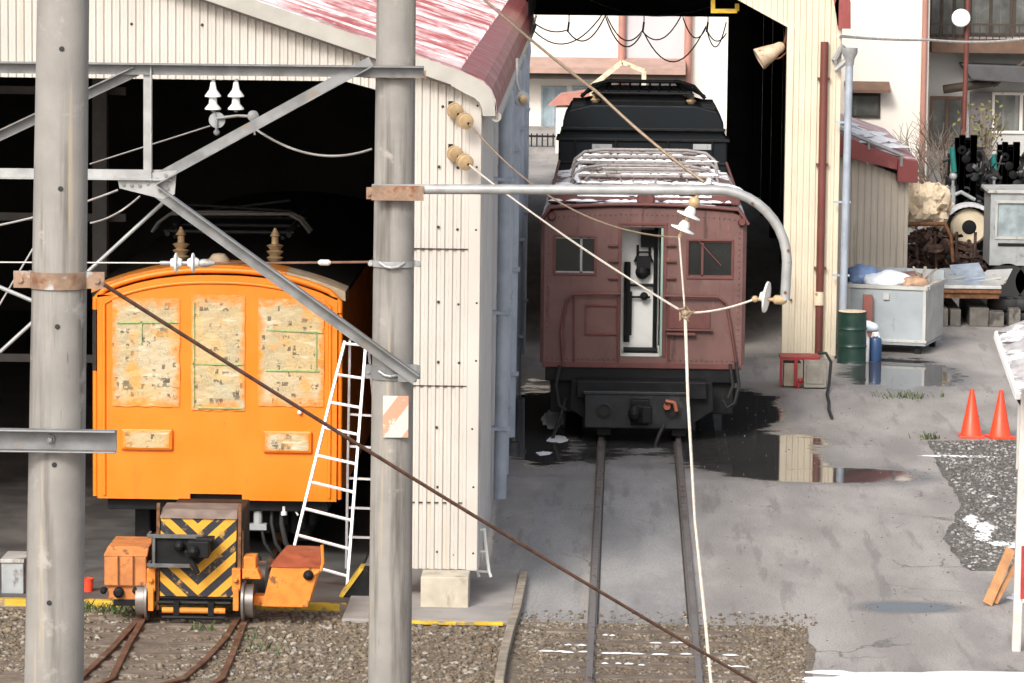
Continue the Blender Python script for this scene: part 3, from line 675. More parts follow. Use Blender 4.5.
def pband(py, m, ears, h=.07):
    z = at(394, py, PRY).z; band(poler, PRX+.02/9*z, PRY, z, prr(z)+.002, h, m, ears)
    mb = MB(); r = prr(z); mb.tube([(PRX-.1, PRY-r-.005, z+.02), (PRX-.05, PRY-r-.03, z-.012), (PRX, PRY-r-.045, z-.02), (PRX+.06, PRY-r-.03, z-.012), (PRX+.11, PRY-r*.9, z+.02)], .012, 8); mb.build('clamp', galv_light, poler); return z
pband(74, rusty_band, (.1, .09)); pband(193, rusty_band, (.06, .07), .1); pband(263, galv_light, (.03, .06), .05); pband(371, galv, (.05, .06), .12)
# warning plate on the pole
p0, p1 = at(383, 396, PRY-.22), at(408, 438, PRY-.22)
pm = stripes_mat('warning_plate_paint', (.60, .565, .52), (.62, .30, .2), lambda nt, x, z: mathn(nt, 'ADD', mathn(nt, 'ADD', x, mathn(nt, 'MULTIPLY', z, -.75)), 5.07), .30, .52, (.72, .62, .52))
mb = MB(); n = 8
xm = (p0.x+p1.x)/2
for k in range(n):
    def arc(i): x = p0.x+(p1.x-p0.x)*i/n; return (x, PRY-.19+.5*(x-PRX)**2-.012)
    (xa, ya), (xb, yb2) = arc(k), arc(k+1)
    mb.prism([(xa, ya, p1.z), (xb, yb2, p1.z), (xb, yb2, p0.z), (xa, ya, p0.z)], (0, .004, 0))
tag(mb.build('warning_plate', pm, loc=(xm, PRY-.2, (p0.z+p1.z)/2)), 'white plate with faded orange diagonal stripes fixed to the middle concrete pole', 'sign')

# gantry frame of steel angle
GY = PRY-.24
gan = thing('gantry_beam', 'braced galvanised steel gantry spanning between the two concrete poles', 'gantry', at(150, 185, GY))
def G(px, py): return at(px, py, GY)
def gmem(name, a, b, size, m=galv, flip=1, dy=0.):
    mb = MB(); a, b = V(a), V(b); d = (b-a).normalized(); n1 = V((0, -1, 0)); n2 = d.cross(V((0, 1, 0)))*flip
    a = a+V((0, dy, 0)); b = b+V((0, dy, 0))
    mb.angle(a, b, size, .012, n1, n2); return mb.build(name, m, gan)
far = at(-700, 50, GY); gmem('upper_chord', (far.x, GY, G(0, 62).z), G(424, 66), .10, galv, -1)
gmem('lower_chord', (far.x, GY, G(0, 180).z), G(172, 180), .085, galv_light, 1, .014)
gmem('post', G(152, 66), G(152, 182), .075, galv_light, -1, .028)
gmem('diagonal_brace', G(158, 184), G(374, 66), .09, galv, 1, -.014)
gmem('diagonal_brace', G(158, 184), G(420, 374), .105, galv, -1, -.014)
gmem('diagonal_brace', G(134, 66), G(-120, 186), .09, galv, 1, .042)
gmem('diagonal_brace', G(-400, 66), G(-140, 186), .09, galv, 1, .042)
mb = MB(); q = [G(118, 180), G(146, 173), G(177, 170), G(175, 194), G(163, 199), G(148, 195), G(120, 188)]
mb.prism([V((p.x, GY-.03, p.z)) for p in q], (0, .012, 0)); gp_ = mb.build('gusset_plate', galv_light, gan)
mb = MB()
for px, py in ((124, 184), (132, 185), (140, 185), (148, 183), (158, 179), (166, 175), (160, 190), (168, 188)):
    p = G(px, py); mb.lathe([(.016, 0), (.016, .014)], (p.x, GY-.03, p.z), (0, -1, 0), 6)
mb.build('bolts', galv, gp_)
for a, b, r in (((0, 352), (166, 200), .016), ((-60, 262), (40, 304), .018)):
    mb = MB(); mb.tube([at(*a, PRY+.1), at(*b, PRY+.1)], r, 8); mb.build('tie_rod', galv_light, gan)
mb = MB(); p = G(412, 368); mb.box(p.x-.12, p.x+.04, GY-.005, GY+.02, p.z-.12, p.z+.03); mb.build('end_plate', galv, gan)

# curved trolley-wire bracket arm
AY = PRY-.21
arm = thing('bracket_arm', 'long grey steel bracket arm curving down at its end over the brown locomotive', 'bracket arm', at(394, 190, AY))
def AP(px, py): return at(px, py, AY)
pts = [AP(372, 189)]+[AP(x, 189+(x-385)*.0035) for x in range(400, 716, 40)]
cx_, cy_ = 716, 262
pts += [AP(cx_+71*math.sin(a), cy_-72*math.cos(a)) for a in [PI/2*k/10 for k in range(11)]]
pts += [AP(786, 282), AP(785, 300)]
mb = MB(); mb.tube(pts, .043, 12); mb.build('arm_tube', galv_light, arm, smooth=50)
mb = MB(); mb.box(AP(372, 190).x, AP(424, 190).x, AY-.06, AY-.045, AP(390, 200).z, AP(390, 185).z); mb.build('clamp_plate', rusty_band, arm)
mb = MB()
for px, py in ((788, 250), (785, 292), (752, 203)): p = AP(px, py); mb.lathe([(.014, 0), (.014, .012)], (p.x, AY-.04, p.z), (0, -1, 0), 6)
mb.build('bolt', rusty, arm)
# insulators hung from the arm
JN = at(685, 313, AY-.02)
t = thing('insulator', 'white disc insulator hanging tilted under the bracket arm', 'insulator', AP(690, 195), 'insulators on the bracket arm')
m1, m2 = MB(), MB(); top = AP(697, 196); bot = AP(682, 231); ax = (bot-top).normalized()
m2.sphere(top+ax*.06, .05, 8); m2.tube([top-ax*.04, bot+ax*.06], .016, 8)
for k, fr in enumerate((.5, .9)): m1.lathe([(.03, -.06), (.045, -.03), (.05, 0), (.105, .012), (.108, .024), (.04, .03)], top.lerp(bot, fr), ax, 20)
m1.build('disc', porcelain, t, smooth=40); m2.build('cap', porc_brown, t, smooth=40)
INS_BOT = bot+ax*.06
t = thing('insulator', 'white disc insulator seen edge on at the tip of the bracket arm', 'insulator', AP(770, 300), 'insulators on the bracket arm')
m1, m2 = MB(), MB(); a0 = AP(787, 300); a1 = AP(755, 299); ax = (a1-a0).normalized()
m2.tube([a0, a1], .016, 8); m2.lathe([(.02, 0), (.04, .03), (.04, .10), (.02, .12)], a0, ax, 12); m2.sphere(a1, .03, 6)
m1.lathe([(.04, -.02), (.13, -.012), (.135, .004), (.05, .018), (.035, .05)], AP(766, 297), V((-1, .25, .12)), 22)
m1.build('disc', porcelain, t, smooth=40); m2.build('cap', porc_brown, t, smooth=40)
mb = MB(); mb.sphere(JN, .035, 6)
for a in (.3, 1.6, 2.7, 4.1, 5.2): d = V((math.cos(a), -.4, math.sin(a))); mb.tube([JN, JN+d*.07, JN+V((d.z, 0, -d.x))*.05], .012, 6)
tag(mb.build('wire_clamp', tanwire, loc=JN), 'small wire clamp knot where the wires and pale rope meet before the brown locomotive', 'clamp')
def wire(name, pts, r, m, label, cat='wire', n=6):
    mb = MB(); mb.tube(pts, r, n); return tag(mb.build(name, m, loc=pts[0], smooth=60), label, cat)
wire('stay_wire', sag(WI2+V((.05, -.06, -.03)), JN, .05), .010, rope, 'pale wire slanting down from the lower wall insulators to the wire clamp')
wire('span_wire', sag(WI1+V((.05, -.06, -.03)), INS_BOT, .28, 20), .009, tanwire, 'thin sagging wire from the upper wall insulators to the tilted white insulator')
wire('stay_wire', sag(JN, a1, .03), .010, rope, 'short pale wire from the wire clamp to the edge-on white insulator')
wire('drop_wire', [INS_BOT, JN], .009, rope, 'short upright wire between the tilted insulator and the wire clamp')
e = at(722, 800, PRY-.9); wire('pull_rope', [JN, at(688, 400, PRY-.35), at(695, 520, PRY-.55), at(705, 620, PRY-.7), V((e.x, e.y, max(e.z, .01)))], .014, rope, 'pale rope hanging straight down across the right-hand rail', 'rope')
cl = at(597, 92, PRY+.5)
wire('strand_wire', sag(at(478, -6, PRY+4), cl, .02)[:-1]+sag(cl, AP(704, 182), .03), .013, tanwire, 'thick tan strand wire slanting down from the roof to the bracket arm')
b0 = at(103, 284, 26-.24); g1 = at(905, 768, 33.5)
wire('guy_wire', sag(b0, V((g1.x, g1.y, max(g1.z, 0))), .06, 16), .014, copper_rust, 'thick rusty guy wire slanting from the band on the nearest pole to the ground', 'wire', 8)
# strain wire with two white discs between the poles, before the orange locomotive
S = lambda px, py: at(px, py, PRY-.05)
t = thing('strain_insulator', 'pair of white strain discs in the wire above the orange locomotive roof', 'insulator', S(187, 263))
m1, m2 = MB(), MB()
for px in (176, 193): m1.lathe([(.035, -.045), (.045, -.02), (.085, -.008), (.088, .006), (.05, .02), (.035, .05)], S(px, 263), (1, 0, 0), 20)
m2.tube([S(160, 263), S(209, 263)], .017, 8); m2.lathe([(.012, 0), (.035, .05), (.035, .1), (.012, .16)], S(196, 263), (1, 0, 0), 10)
m1.build('disc', porcelain, t, smooth=40); m2.build('cap', galv_light, t, smooth=40)
wire('strain_wire', [S(209, 263), S(270, 263), S(372, 262)], .011, copper_rust, 'rusty wire with a turnbuckle from the strain discs to the middle pole')
wire('strain_wire', [S(160, 263), S(-60, 262)], .007, steelwire, 'thin wire running left from the strain discs behind the nearest pole')
t = MB(); t.lathe([(.012, 0), (.026, .02), (.026, .09), (.012, .11)], S(318, 262.5), (1, 0, 0), 10); tag(t.build('turnbuckle', rope, loc=S(320, 262)), 'pale turnbuckle in the rusty strain wire above the orange roof', 'turnbuckle')
wire('overhead_wire', sag(at(-40, 232, 40), at(118, 190, 40), .05), .011, steelwire, 'grey wire slanting upward to the gusset plate in the dark shed opening')
wire('overhead_wire', sag(at(90, 223, 41), at(140, 196, 41), .05), .010, steelwire, 'short dim wire drooping below the gusset plate behind the gantry')
wire('overhead_wire', [at(-30, 354, 38), at(38, 240, 38)], .009, steelwire, 'thin wire crossing left of the nearest pole in front of the dark opening')
wire('overhead_wire', [at(90, 164, 41), at(210, 126, 42)], .008, steelwire, 'faint wire rising to the white bell insulators under the lintel')
wire('hanging_cable', sag(at(254, 128, 42.9), at(372, 149, 42.9), .17, 18), .014, steelwire, 'grey cable sagging across the dark opening beside the middle pole', 'cable')
# bell insulators under the lintel
for px, lab in ((213, 'left one of the two white bell insulators under the shed lintel'), (236, 'right one of the two white bell insulators under the shed lintel')):
    c = at(px, 82, 42.2); t = thing('bell_insulator', lab, 'insulator', c, 'bell insulators under the shed lintel')
    m1, m2 = MB(), MB(); m2.tube([c+V((0, .05, .03)), c-V((0, 0, .32))], .02, 8)
    m1.lathe([(.025, 0), (.04, -.08), (.085, -.14), (.087, -.155), (.04, -.165), (.045, -.23), (.085, -.275), (.087, -.29), (.03, -.3)], c, (0, 0, 1), 20)
    m1.build('bell', porcelain, t, smooth=40); m2.build('pin', galv, t)
c = at(217, 120, 42.2); t = thing('pulley', 'grey pulley wheel hanging below the white bell insulators', 'pulley', c)
m1 = MB(); m1.lathe([(.03, -.03), (.085, -.025), (.07, 0), (.085, .025), (.03, .03)], c, (.2, -1, 0), 22); m1.build('sheave', greym, t, smooth=40)
m2 = MB(); m2.tube([c+V((-.04, 0, .14)), c+V((.0, -.05, 0)), c+V((.0, -.05, -.15))], .015, 8); m2.sphere(c+V((0, -.03, -.13)), .035, 6); m2.tube([c+V((0, -.05, .02)), c+V((.22, -.02, .05)), c+V((.42, 0, .04))], .016, 8); m2.build('strap', galv, t)
c = at(253, 116, 42.2); m1 = MB(); m1.lathe([(.02, -.03), (.06, -.02), (.06, .02), (.02, .03)], c, (.2, -1, 0), 18); m1.tube([c, c+V((.02, 0, -.2))], .012, 6)
tag(m1.build('cable_roller', galv, loc=c), 'small grey roller beside the pulley in the dark opening', 'roller')
# ================================================================== ORANGE LOCOMOTIVE
OY = 44.5; OX = -4.55; OH = 1.37
ol = thing('orange_locomotive', 'bright orange electric locomotive with newspapered windows parked in the left shed', 'locomotive', (OX, OY, 0))
def otop(x): q = (x-OX)/OH; return 3.08+.275*(1-abs(q)**2.4)
def loop(half, z0, zs, top, n=24):
    """body outline: bottom left, up, over the arch, down"""
    pts = [(OX-half, z0), (OX-half, zs)]
    for k in range(1, n): x = OX-half+2*half*k/n; pts.append((x, top(x)))
    return pts+[(OX+half, zs), (OX+half, z0)]
def shell(mb, pts, y0, y1, close=False):
    n = len(pts)
    for i in range(n-1+close): a, b = pts[i], pts[(i+1) % n]; mb.quad((a[0], y0, a[1]), (b[0], y0, b[1]), (b[0], y1, b[1]), (a[0], y1, a[1]))
O = lambda px, py: at(px, py, OY)
wins = []
for (x0, y0, x1, y1) in ((114, 299, 178, 405), (193, 296, 243, 409), (260, 300, 322, 405)):
    a, b = O(x0, y0), O(x1, y1); wins.append((a.x, b.x, b.z, a.z))
nx0, nx1, nz = O(190, 498).x, O(242, 498).x, O(215, 494).z
mb = MB()
facade(mb, OX-OH+.02, OX+OH-.02, .76, lambda x: otop(x)-.05, [(w[0], w[1], w[2], w[3]) for w in wins]+[(nx0, nx1, .7601, nz)], OY, OY+.05)
mb.build('front_panel', orange, ol)
mb = MB(); pts = loop(OH, .76, 3.0, otop); shell(mb, pts, OY+.03, OY+11); mb.build('body', orange, ol, smooth=40)
# rolled rim round the face, low bead at the foot
mb = MB(); inner = loop(OH-.10, .80, 2.97, lambda x: otop(x)-.13)
mb.tube([(x, OY-.002, z) for x, z in inner], .022, 8); mb.build('rim_bead', orange, ol, smooth=60)
mb = MB(); outer = loop(OH+.005, 2.9, 3.02, lambda x: otop(x)+.005); mb.tube([(x, OY+.035, z) for x, z in outer], .035, 8); mb.build('roof_rim', orange, ol, smooth=60)
mb = MB(); mb.tube([(OX-OH-.01, OY+.06, .78), (OX-OH-.01, OY+.06, 2.2)], .03, 8); mb.tube([(OX+OH+.01, OY+.06, .78), (OX+OH+.01, OY+.06, 3.0)], .03, 8); mb.build('corner_bead', orange, ol, smooth=60)
# overhanging roof sheet: orange in the middle, bare canvas at the right
def rtop(x): q = (x-OX)/(OH+.06); return 3.13+.28*(1-abs(q)**2.2)
def roofpart(name, m, xa, xb, y0, ya, th=.05):
    mb = MB(); n = 18
    for i in range(n):
        a, b = xa+(xb-xa)*i/n, xa+(xb-xa)*(i+1)/n
        mb.prism([(a, y0, rtop(a)), (b, y0, rtop(b)), (b, y0, rtop(b)-th), (a, y0, rtop(a)-th)], (0, ya-y0, 0))
    return mb.build(name, m, ol)
roofpart('roof', mat('near_black_roof', (.012, .011, .010), .9, var=.3, spec=.1), OX-OH-.06, OX+OH+.06, OY+.75, OY+11.05)  # near-black sheet behind the orange front edge of the roof
roofpart('roof_edge', orange_roof, OX-OH-.06, O(285, 270).x, OY+.1, OY+.749)
roofpart('roof_canvas', canvas, O(285, 270).x+.001, OX+OH+.06, OY+.12, OY+.70, .11)
for i, w in enumerate(wins):
    mb = MB(); n = 10; m_ = 10                                 # film over newspaper, slightly rumpled, overlapping the frame
    e = .02; vs = []
    for j in range(m_+1):
        for k in range(n+1):
            x = w[0]-e+(w[1]-w[0]+2*e)*k/n; z = w[2]-e+(w[3]-w[2]+2*e)*j/m_
            x += .018*noise.noise(V((j*.9, k*.9, i*5.))); z += .018*noise.noise(V((j*.9+7, k*.9, i*5.)))
            vs.append((x, OY-.010-.012*noise.noise(V((x*5, z*7, i)))-.004, z))
    mb.add(vs, [(j*(n+1)+k, j*(n+1)+k+1, (j+1)*(n+1)+k+1, (j+1)*(n+1)+k) for j in range(m_) for k in range(n)])
    wo = mb.build('window_cover', news_mat('taped_newspaper_%d' % i, i+1), ol, smooth=50)
    mt = mat('green_tape', (.34, .44, .18), .5, var=.2, vs=20)
    mb = MB(); H_ = w[3]-w[2]; W_ = w[1]-w[0]
    tp = ([(.05, .78, 1., .79), (.43, .58, .43, .80)], [(.0, .40, 1., .40), (.02, .02, .02, .95), (.1, .01, 1., .01)], [(.1, .72, 1., .70), (.1, .33, .95, .33), (.9, .33, .9, .7)])[i]
    for (a, b, c, d) in tp: mb.bar((w[0]+W_*a, OY-.030, w[2]+H_*b), (w[0]+W_*c, OY-.030, w[2]+H_*d), .006, .016, (0, 0, 1) if abs(a-c) > .01 else (1, 0, 0))
    mb.build('tape', mt, wo)
for i, (x0, y0, x1, y1) in enumerate(((121, 428, 173, 450), (263, 430, 312, 453))):
    a, b = O(x0, y0), O(x1, y1); mb = MB()
    mb.box(a.x, b.x, OY-.05, OY+.0, b.z, a.z); hb = mb.build('lamp_box', orange, ol, bevel=.02)
    mb = MB(); mb.box(a.x+.03, b.x-.03, OY-.06, OY-.051, b.z+.025, a.z-.025); mb.build('lamp_cover', news_mat('taped_lamp_%d' % i, i+5), hb, bevel=.004)
p = O(300, 412); mb = MB(); mb.sphere((p.x, OY-.03, p.z), .028, 6); mb.build('marker_lamp', porcelain, ol, smooth=60)
# underframe, truck, pipes in the shade
mb = MB(); mb.box(OX-1.25, OX+1.25, OY+.12, OY+11, .62, .78); mb.box(nx0-.05, nx1+.05, OY+.1, OY+.6, .55, .95); mb.build('underframe', black, ol, bevel=.01)
mb = MB(); mb.box(OX-.95, OX+.95, OY+.9, OY+3.4, .25, .6); mb.box(OX-1.0, OX-.82, OY+.6, OY+3.6, .2, .75); mb.box(OX+.82, OX+1.0, OY+.6, OY+3.6, .2, .75)
for k in range(6): mb.box(OX+.5+.1*k, OX+.57+.1*k, OY+.5, OY+.7, .3+.05*(k % 3), .62)
mb.build('truck_frame', black, ol, bevel=.02)
for y in (OY+1.3, OY+3.0):
    for s in (-1, 1): mb = MB(); mb.lathe([(.1, -.07), (.42, -.06), (.45, -.05), (.42, .0), (.42, .06), (.1, .07)], (OX+.06+s*.56, y, .47), (s, 0, 0), 26); mb.build('wheel', rusty, ol, smooth=40)
for px, py, r in ((282, 515, .03), (272, 530, .022), (261, 540, .02)):
    mb = MB(); a = at(px, 505, OY+.25); mb.tube([a, a+V((0, -.05, -.2)), a+V((.05, -.08, -.42)), a+V((.15, 0, -.6))], r, 8); mb.build('hose', rubber, ol, smooth=60)
mb = MB(); a = at(258, 512, OY+.2); mb.lathe([(.05, 0), (.05, -.16), (.03, -.17)], a+V((0, 0, .02)), (0, 0, 1), 12); mb.box(a.x-.1, a.x+.1, OY+.15, OY+.25, a.z-.2, a.z-.13); mb.build('air_valve', greym, ol)
mb = MB(); a = at(284, 508, OY+.15); mb.lathe([(.035, 0), (.035, .10), (.02, .12)], a-V((0, 0, .08)), (0, 0, 1), 12); mb.tube([a, a+V((.12, 0, -.02)), a+V((.16, 0, -.08))], .012, 6); mb.build('air_cock', white_paint, ol)
# current collector on the roof, in the gloom
PY = OY+2.2
mb = MB(); hp = [at(x, y, PY) for x, y in ((152, 232), (158, 223), (170, 214), (288, 214), (300, 220), (310, 233))]; mb.tube(hp, .022, 8)
mb.tube([V((q.x, q.y+.3, q.z)) for q in hp], .018, 8); pg = mb.build('collector_bow', mat('dull_bow', (.12, .11, .10), .6), ol, smooth=50)
mb = MB()
for s in (-1, 1):
    mb.tube([(OX+s*.62, PY-.9, 3.62), (OX+s*.75, PY+.9, 3.8), (OX+s*.5, PY+.1, hp[2].z-.02)], .025, 8)
    mb.tube([(OX+s*.7, PY-1, 3.66), (OX+s*.7, PY+1.2, 3.66)], .03, 8)
for y in (PY-.9, PY, PY+1.1): mb.tube([(OX-.75, y, 3.68), (OX+.75, y, 3.68)], .025, 8)
mb.tube([(OX-.6, PY+.2, 3.9), (OX+.6, PY+.2, 3.84)], .02, 8); mb.tube([(OX-.6, PY+.5, 3.78), (OX+.6, PY+.4, 3.95)], .02, 8)
mb.build('collector_frame', black, ol, smooth=50)
for px in (181, 275):
    c = at(px, 262, OY+1.0); mb = MB(); mb.lathe([(.05, 0), (.10, .06), (.055, .08), (.10, .13), (.055, .15), (.10, .2), (.04, .22), (.04, .3), (.06, .31), (.03, .36), (.012, .40)], (c.x, OY+1.0, 3.36), (0, 0, 1), 18); mb.build('roof_insulator', porc_brown, ol, smooth=40)
c = at(219, 268, OY+.5); mb = MB(); mb.lathe([(.13, 0), (.12, .05), (.07, .11), (.01, .12)], (c.x, OY+.5, 3.39), (0, 0, 1), 18); mb.build('roof_vent', canvas, ol, smooth=40)

# ================================================================== STRIPED TRACK VEHICLE
TY = 40.9; TX = at(195, 610, 40.9).x
tv = thing('track_trolley', 'small yellow and black chevron-striped rail vehicle standing in front of the orange locomotive', 'rail vehicle', (TX, TY, 0))
T = lambda px, py, dy=0: at(px, py, TY+dy)
ch = stripes_mat('chevron_paint', (.72, .36, .03), (.02, .022, .03), lambda nt, x, z: mathn(nt, 'ADD', mathn(nt, 'SUBTRACT', z, mathn(nt, 'MULTIPLY', mathn(nt, 'ABSOLUTE', mathn(nt, 'SUBTRACT', x, .03)), .92)), 5.055), .215, .5, (.45, .25, .06))
a, b = T(161, 517), T(235, 597)
mb = MB(); mb.prism([(a.x, TY-.02, a.z), (b.x+.02, TY-.02, a.z), (b.x, TY-.02, b.z), (a.x-.01, TY-.02, b.z)], (0, .04, 0)); mb.build('striped_plate', ch, tv, bevel=.006)
a2 = T(162, 505); mb = MB(); mb.prism([(a.x-.01, TY-.05, a.z-.005), (b.x+.03, TY-.05, a.z-.005), (b.x+.02, TY+.06, a2.z-.05), (a.x, TY+.06, a2.z-.05)], (0, .45, .0)); mb.build('hood', mat('dull_brown_paint', (.20, .15, .125), .7, var=.25, vs=6, bump=.2), tv, bevel=.012)
mb = MB()
for x in (a.x-.035, b.x+.04): mb.bar((x, TY, .16), (x+.01, TY, a2.z+.02), .035, .05)
mb.bar((b.x+.075, TY+.02, .2), (b.x+.075, TY+.02, 1.0), .02, .03)
mb.build('corner_post', rusty, tv, bevel=.004)
mb = MB(); mb.box(TX-.52, TX+.52, TY+.02, TY+1.9, .3, .42); mb.box(a.x, b.x, TY+.06, TY+1.6, .3, a.z-.05); mb.build('frame', black, tv, bevel=.01)
for s in (-1, 1):
    for y, r in ((TY+.05, .195), (TY+1.5, .195)):
        mb = MB(); mb.lathe([(.05, -.05), (r-.07, -.05), (r-.02, -.055), (r-.02, .03), (r+.025, .04), (r+.025, .065), (.05, .065)], (TX+s*.555, y, .06+r), (-s, 0, 0), 28); w_ = mb.build('wheel', rail_m, tv, smooth=35)
mb = MB(); mb.tube([(TX-.5, TY+.05, .29), (TX+.5, TY+.05, .29)], .05, 10); mb.build('axle', black, tv)
mb = MB(); c0 = T(163, 608); c1 = T(226, 608); mb.tube([V((c0.x, TY-.08, .17)), V((c1.x, TY-.08, .17))], .032, 10)
mb.build('brake_beam', orange_old, tv, smooth=40)
mb = MB(); mb.tube([V((c0.x-.05, TY-.02, .24)), V((c1.x+.05, TY-.02, .24))], .025, 8); mb.tube([V((c0.x, TY-.1, .1)), V((c1.x, TY-.1, .1))], .02, 8)
for k in (0, 3): mb.box(c0.x+.12+.12*k, c0.x+.18+.12*k, TY-.12, TY-.03, .12, .26)
mb.build('linkage', black, tv)
for s, px in ((-1, 152), (1, 237)):
    c = T(px, 588); mb = MB(); mb.box(c.x-.045, c.x+.045, TY-.1, TY-.02, c.z-.02, c.z+.22); mb.box(c.x-.03, c.x+.03, TY-.13, TY-.04, c.z-.22, c.z+.02); mb.sphere((c.x, TY-.12, c.z+.1), .03, 5); mb.build('guard_iron', orange_old, tv, bevel=.008)
# coupler and its cage
q0, q1 = T(148, 536, -.18), T(193, 566, -.18)
mb = MB(); mb.box(q0.x, q1.x+.1, TY-.19, TY-.16, q0.z-.02, q0.z+.02); mb.box(q0.x, q1.x-.03, TY-.19, TY-.16, q1.z-.02, q1.z+.02); mb.bar((q0.x+.06, TY-.17, q0.z), (q0.x+.06, TY-.17, q1.z), .03, .03)
mb.bar((q0.x, TY-.17, q0.z), (q0.x, TY+.05, q0.z), .03, .03); mb.bar((q0.x, TY-.17, q1.z), (q0.x, TY+.05, q1.z), .03, .03); mb.build('coupler_cage', mat('dark_grey_steel', (.12, .12, .12), .6, .2, var=.3, vs=6), tv, bevel=.004)
mb = MB(); mb.box(q0.x+.03, q1.x+.02, TY-.14, TY-.03, q1.z, q0.z); c = T(196, 550, -.25)
mb.box(c.x-.08, c.x+.14, TY-.34, TY-.03, c.z-.07, c.z+.10); mb.sphere((c.x-.02, TY-.34, c.z), .07, 6); mb.box(c.x+.0, c.x+.18, TY-.3, TY-.1, c.z+.09, c.z+.13); mb.sphere((c.x-.18, TY-.2, c.z+.03), .06, 6)
mb.bar((c.x-.1, TY-.25, c.z), (c.x+.02, TY-.25, c.z-.25), .07, .05); mb.build('coupler', black, tv, bevel=.01)
# side box at the left, with its lid
a, b = T(106, 548, .1), T(148, 584, .1)
mb = MB(); mb.box(a.x, b.x, TY-.05, TY+.75, b.z, a.z-.06); sb = mb.build('side_box', orange_rust, tv, bevel=.015)
mb = MB(); mb.prism([(a.x-.01, TY-.06, a.z-.06), (b.x+.01, TY-.06, a.z-.06), (b.x+.01, TY+.1, a.z+.02), (a.x+.02, TY+.1, a.z+.02)], (0, .65, 0)); mb.build('lid', orange_rust, sb, bevel=.01)
mb = MB()
for px in (119, 134): q = T(px, 560); mb.tube([(q.x, TY-.07, a.z-.05), (q.x, TY-.07, b.z)], .008, 6)
mb.build('strap', rusty, sb)
mb = MB(); a3, b3 = T(108, 584), T(146, 600); mb.box(a3.x, b3.x, TY+.0, TY+.5, b3.z, a3.z+.0); mb.build('box_bracket', orange_rust, sb, bevel=.01)
mb = MB()
for px, py, r in ((119, 592, .055), (136, 590, .035), (104, 590, .035)): q = T(px, py); mb.lathe([(r, 0), (r, .08), (r*.5, .1)], (q.x, TY+.02, q.z), (0, -1, 0), 12)
q = T(118, 603); mb.box(q.x-.05, q.x+.35, TY, TY+.1, q.z-.03, q.z+.04); mb.build('fittings', black, sb, bevel=.006)
# tilted box at the right with lever
P4 = [T(272, 566), T(320, 567), T(308, 607), T(262, 606)]
mb = MB(); mb.prism([(p.x, TY-.05, p.z) for p in P4], (0, .6, 0)); rb = mb.build('tilted_box', orange_old, tv, bevel=.012)
mb = MB(); p = T(282, 556); q = T(318, 566); mb.prism([(P4[0].x-.02, TY-.07, P4[0].z), (P4[1].x+.02, TY-.07, P4[1].z), (P4[1].x-.02, TY+.3, p.z), (p.x+.0, TY+.3, p.z+.01)], (0, .35, 0)); mb.build('lid', mat('red_brown_lid', (.3, .07, .03), .6, var=.25, vs=6), rb, bevel=.01)
mb = MB(); q = T(309, 574); mb.lathe([(.05, 0), (.055, .03), (.03, .07), (.01, .08)], (q.x, TY-.05, q.z), (0, -1, 0), 14); mb.build('knob', black, rb, smooth=40)
mb = MB(); mb.tube([T(311, 576, -.05), T(321, 570, -.05), T(323, 562, -.05), T(322, 545, -.05)], .018, 8); mb.build('lever', orange_old, rb, smooth=40)
p, q = T(244, 556), T(258, 578); mb = MB(); mb.box(p.x, q.x-.02, TY-.05, TY+.2, q.z, p.z); mb.prism([(p.x-.01, TY-.08, q.z), (q.x+.04, TY-.08, q.z), (q.x, TY-.08, q.z+.11), (p.x-.01, TY-.08, q.z+.11)], (0, .2, 0)); mb.build('sand_box', orange_old, tv, bevel=.008)
mb = MB(); p = T(255, 597); mb.box(p.x-.05, P4[2].x, TY+.1, TY+.3, .2, .3); mb.build('outrigger', orange_old, tv, bevel=.006)

# ================================================================== LADDER AND SMALL THINGS BY THE SHED MOUTH
ld = thing('stepladder', 'tall aluminium stepladder standing at the right corner of the orange locomotive', 'ladder', gp(330, 590))
tl, tr_ = at(345, 341, 43.75), at(366, 343, 43.75)
bl, br_ = gp(293, 566), gp(348, 592)
bl = V((bl.x, 43.1, .03)); bl = at(288, 572, 43.2); br_ = at(347, 593, 43.05)
bl.z = max(bl.z, .03); br_.z = max(br_.z, .03)
for a, b in ((tl, bl), (tr_, br_)): mb = MB(); mb.bar(a, b, .07, .032, (1, 0, 0)); mb.build('side_rail', alu, ld, bevel=.004)
for f in (.01, .145, .265, .375, .495, .61, .725, .84, .95): mb = MB(); mb.bar(tl.lerp(bl, f), tr_.lerp(br_, f), .05, .028); mb.build('rung', alu, ld, bevel=.004)
rt0, rt1 = tl+V((.05, .08, 0)), tr_+V((.02, .08, 0)); rb0 = V((br_.x-.10, 44.35, .03)); rb1 = V((br_.x+.38, 44.3, .03))
for a, b in ((rt0, rb0), (rt1, rb1)): mb = MB(); mb.bar(a, b, .06, .028, (1, 0, 0)); mb.build('rear_leg', alu, ld, bevel=.004)
for f in (.32, .46, .6, .73, .86): mb = MB(); mb.bar(rt0.lerp(rb0, f), rt1.lerp(rb1, f), .03, .025); mb.build('rear_rung', alu, ld)
p = gp(13, 596); t = thing('grey_cabinet', 'small grey steel box on the floor left of the nearest pole', 'box', (p.x, 43.0, 0))
mb = MB(); mb.box(p.x-.12, p.x+.12, 42.4, 42.9, .03, .38); mb.build('box_body', greym, t, bevel=.01); mb = MB(); mb.box(p.x-.13, p.x+.13, 42.38, 42.92, .37, .41); mb.build('lid', skip_side, t, bevel=.006)
p = gp(88, 594); t = MB(); t.lathe([(.05, 0), (.06, .13), (.065, .13), (.065, .145), (.045, .145), (.04, .02)], (p.x, p.y, .03), (0, 0, 1), 18)
tag(t.build('plastic_tub', cone_m, loc=(p.x, p.y, 0), smooth=40), 'little orange tub beside the nearest concrete pole', 'tub')
